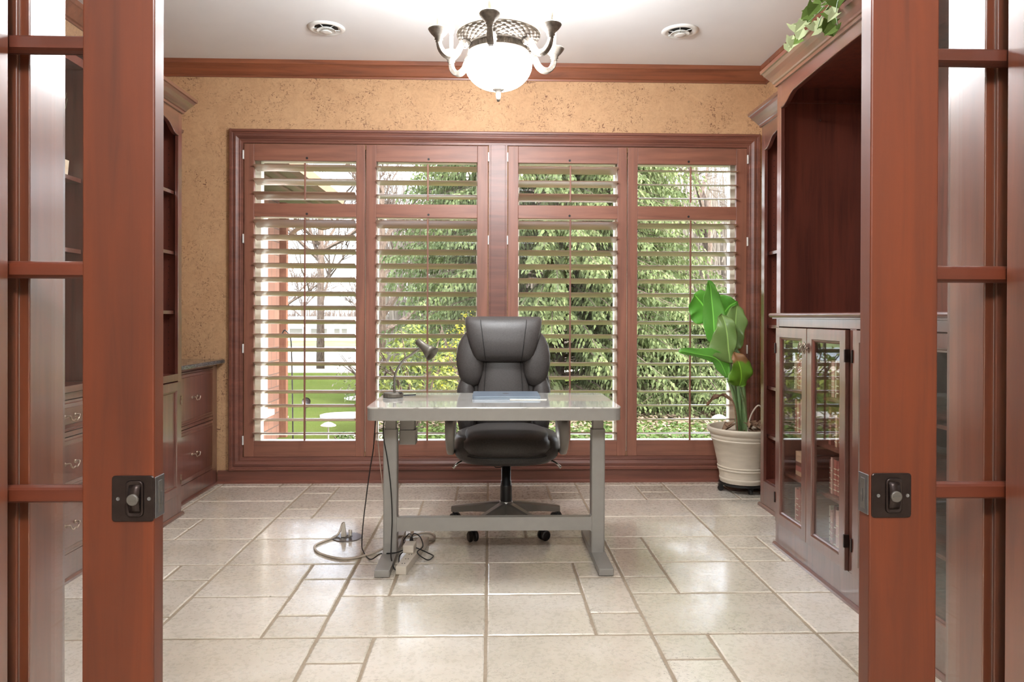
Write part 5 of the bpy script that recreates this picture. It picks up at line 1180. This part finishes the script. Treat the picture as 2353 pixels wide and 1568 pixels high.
# rhododendron and forsythia
def bush(name, label, x, y, z0, rx, rz, n_, s0, mat, seed, long=2.2, cat='shrub', stems=10):
    rnd = random.Random(seed); t = thing(name, label, cat, (x, y, z0)); vs = []; fs = []
    for k in range(n_):
        a_ = rnd.uniform(0, 6.28); p = rnd.uniform(-.2, 1)**1; rr_ = math.sqrt(max(0, 1-abs(p)**2))*rnd.uniform(.55, 1)
        c_ = Vector((x+rx*rr_*math.cos(a_), y+rx*rr_*math.sin(a_), z0+rz*.25+rz*.75*p*rnd.uniform(.75, 1)))
        u = Vector((rnd.uniform(-1, 1), rnd.uniform(-1, 1), rnd.uniform(-.6, .8))).normalized()*s0*rnd.uniform(.6, 1.2)*long/2; v = u.cross(Vector((rnd.uniform(-.4, .4), rnd.uniform(-.4, .4), 1))).normalized()*s0*.45
        b0 = len(vs); vs += [tuple(c_-u), tuple(c_-v), tuple(c_+u), tuple(c_+v)]; fs.append((b0, b0+1, b0+2, b0+3))
    MB().add(vs, fs).build('foliage', mat, t, recalc=False)
    sm = MB()
    for k in range(stems):
        a_ = rnd.uniform(0, 6.28); sm.tube([(x, y, z0), (x+rx*.4*math.cos(a_), y+rx*.4*math.sin(a_), z0+rz*.5), (x+rx*.8*math.cos(a_), y+rx*.8*math.sin(a_), z0+rz*rnd.uniform(.6, .95))], [.02, .014, .005], 5)
    sm.build('stems', M['twig'], t, recalc=False); return t
bush('rhododendron', 'rhododendron bush with long yellow-green leaves behind the desk lamp', -.95, 9.2, GZ, .62, 1.45, 900, .055, M['rhodo'], 4)
bush('forsythia', 'bright yellow blooming bush left of the huge spruce', -.28, 10.0, GZ, .55, 1.6, 1400, .03, M['forsy'], 5, 1.6)
bush('garden_shrub', 'small brown twiggy shrub at the edge of the lawn', -2.15, 13.0, GZ, .7, .95, 500, .03, M['farbrush'], 8, 2.4, stems=26)
bush('garden_shrub', 'low green clump just outside the window, beside the lawn', -1.35, 7.4, GZ, .42, .35, 500, .03, M['ivyg'], 9)
# ivy ground cover and leaf mulch
rnd = random.Random(31); vs = []; fs = []
for k in range(15000):
    x = rnd.uniform(-1.1, 3.6); y = rnd.uniform(6.6, 9.1); z = GZ+.03+rnd.uniform(.0, .15)
    if rnd.random() > (1 if y < 8.3 else .6): continue
    s_ = rnd.uniform(.018, .034); u = Vector((rnd.uniform(-1, 1), rnd.uniform(-1, 1), rnd.uniform(-.5, .5))).normalized()*s_; v = u.cross(Vector((rnd.uniform(-.6, .6), rnd.uniform(-.6, .6), 1))).normalized()*s_*.8; c_ = Vector((x, y, z))
    b0 = len(vs); vs += [tuple(c_-u), tuple(c_-v), tuple(c_+u), tuple(c_+v)]; fs.append((b0, b0+1, b0+2, b0+3))
MB().add(vs, fs).build('ivy_ground_cover', M['ivyg'], recalc=False, label='dense green ivy ground cover just outside the window', cat='ground cover', kind='stuff')
vs = []; fs = []
for k in range(15000):
    if k < 11000: x = rnd.uniform(-.6, 6); y = rnd.uniform(8.3, 14)
    else: x = rnd.uniform(-2.5, -.3); y = rnd.uniform(5.8, 7.0) if k % 3 else rnd.uniform(9.5, 12); x = x if y < 8 else rnd.uniform(-1.7, -.3)
    s_ = rnd.uniform(.025, .05); u = Vector((rnd.uniform(-1, 1), rnd.uniform(-1, 1), rnd.uniform(-.35, .35))).normalized()*s_; v = u.cross(Vector((rnd.uniform(-.4, .4), rnd.uniform(-.4, .4), 1))).normalized()*s_*.7; c_ = Vector((x, y, GZ+.012+rnd.uniform(0, .03)))
    b0 = len(vs); vs += [tuple(c_-u), tuple(c_-v), tuple(c_+u), tuple(c_+v)]; fs.append((b0, b0+1, b0+2, b0+3))
MB().add(vs, fs).build('leaf_mulch', M['mulch'], recalc=False, label='dry leaf mulch on the beds under the trees', cat='mulch', kind='stuff')
for i, (x, y, rx, ry, lab) in enumerate(((-2.1, 10.9, .45, .35, 'nearest the window'), (-1.45, 9.0, .42, .16, 'beside the small path light'), (-2.15, 13.2, .5, .35, 'in the middle of the lawn'), (-3.2, 10.6, .25, .3, 'next to the brick wing'))):
    MB().loft([(x, y, GZ-.01, rx, ry, 2.3), (x, y, GZ+.02, rx, ry, 2.3)], 14).build('flagstone', M['stone'], label='pale flagstone set in the lawn, %s' % lab, cat='flagstone', group='flagstones in the lawn')
# garden lights, hook pole
def pathlight(x, y, lab):
    t = thing('path_light', lab, 'path light', (x, y, GZ), group='path lights')
    MB().tube([(x, y, GZ), (x, y, GZ+.30)], .009, 8).build('post', M['metal'], t); MB().lathe([(.085, GZ+.29), (.082, GZ+.30), (.04, GZ+.325), (.005, GZ+.335)], (x, y, 0), 20).build('cap', M['plugw'], t, smooth=True)
pathlight(-1.78, 8.0, 'small mushroom path light on the lawn behind the left shutter'); pathlight(2.75, 8.6, 'small mushroom path light in the mulch behind the pot')
t = thing('garden_spotlight', 'black garden spotlight on a stake in the lawn', 'spotlight', (-1.98, 7.8, GZ))
MB().tube([(-1.98, 7.8, GZ), (-1.98, 7.8, GZ+.55)], .007, 6).build('stake', M['black'], t)
MB().loops(cone_between((-1.99, 7.86, .26), (-1.955, 7.74, .31), [(0, .02), (.1, .04), (.9, .045), (1, .045), (.95, .038), (.9, .01)])).build('lamp_head', M['black'], t)
t = thing('shepherd_hook', 'thin black shepherd hook pole standing in the lawn', 'garden hook', (-2.08, 7.7, GZ))
MB().tube(smoothpath([(-2.08, 7.7, GZ), (-2.09, 7.7, .4), (-2.10, 7.7, .85), (-2.115, 7.7, 1.0), (-2.17, 7.7, 1.07), (-2.2, 7.7, 1.03)], 4), .008, 7).build('pole', M['black'], t, smooth=True)
# far houses
hs = thing('house', 'white single-storey house across the pond with a wide dark porch', 'house', (-40, 140, -3.6))
MB().box(-42, -26, 138, 146, -3.9, -.9).build('wall', M['white'], hs); MB().prism([(137, -.9), (147, -.9), (142, 1.1)], lambda p, q, h: (h, p, q), -43, -25).build('roof', M['cream'], hs)
for x0_, x1_ in ((-38, -35.6), (-34, -31), (-29.6, -28.6), (-28.2, -27.2)):
    w_ = MB().box(x0_, x1_, 137.9, 138, -2.6, -1.2).build('window', M['lampgrey'], hs)
h2 = thing('house', 'pale house across the pond, mostly hidden by the brick wing', 'house', (-56, 145, -3.6))
MB().box(-62, -46, 142, 150, -3.9, -1).build('wall', M['cream'], h2); MB().prism([(141, -1), (151, -1), (146, 1)], lambda p, q, h: (h, p, q), -63, -45).build('roof', M['gutter'], h2)
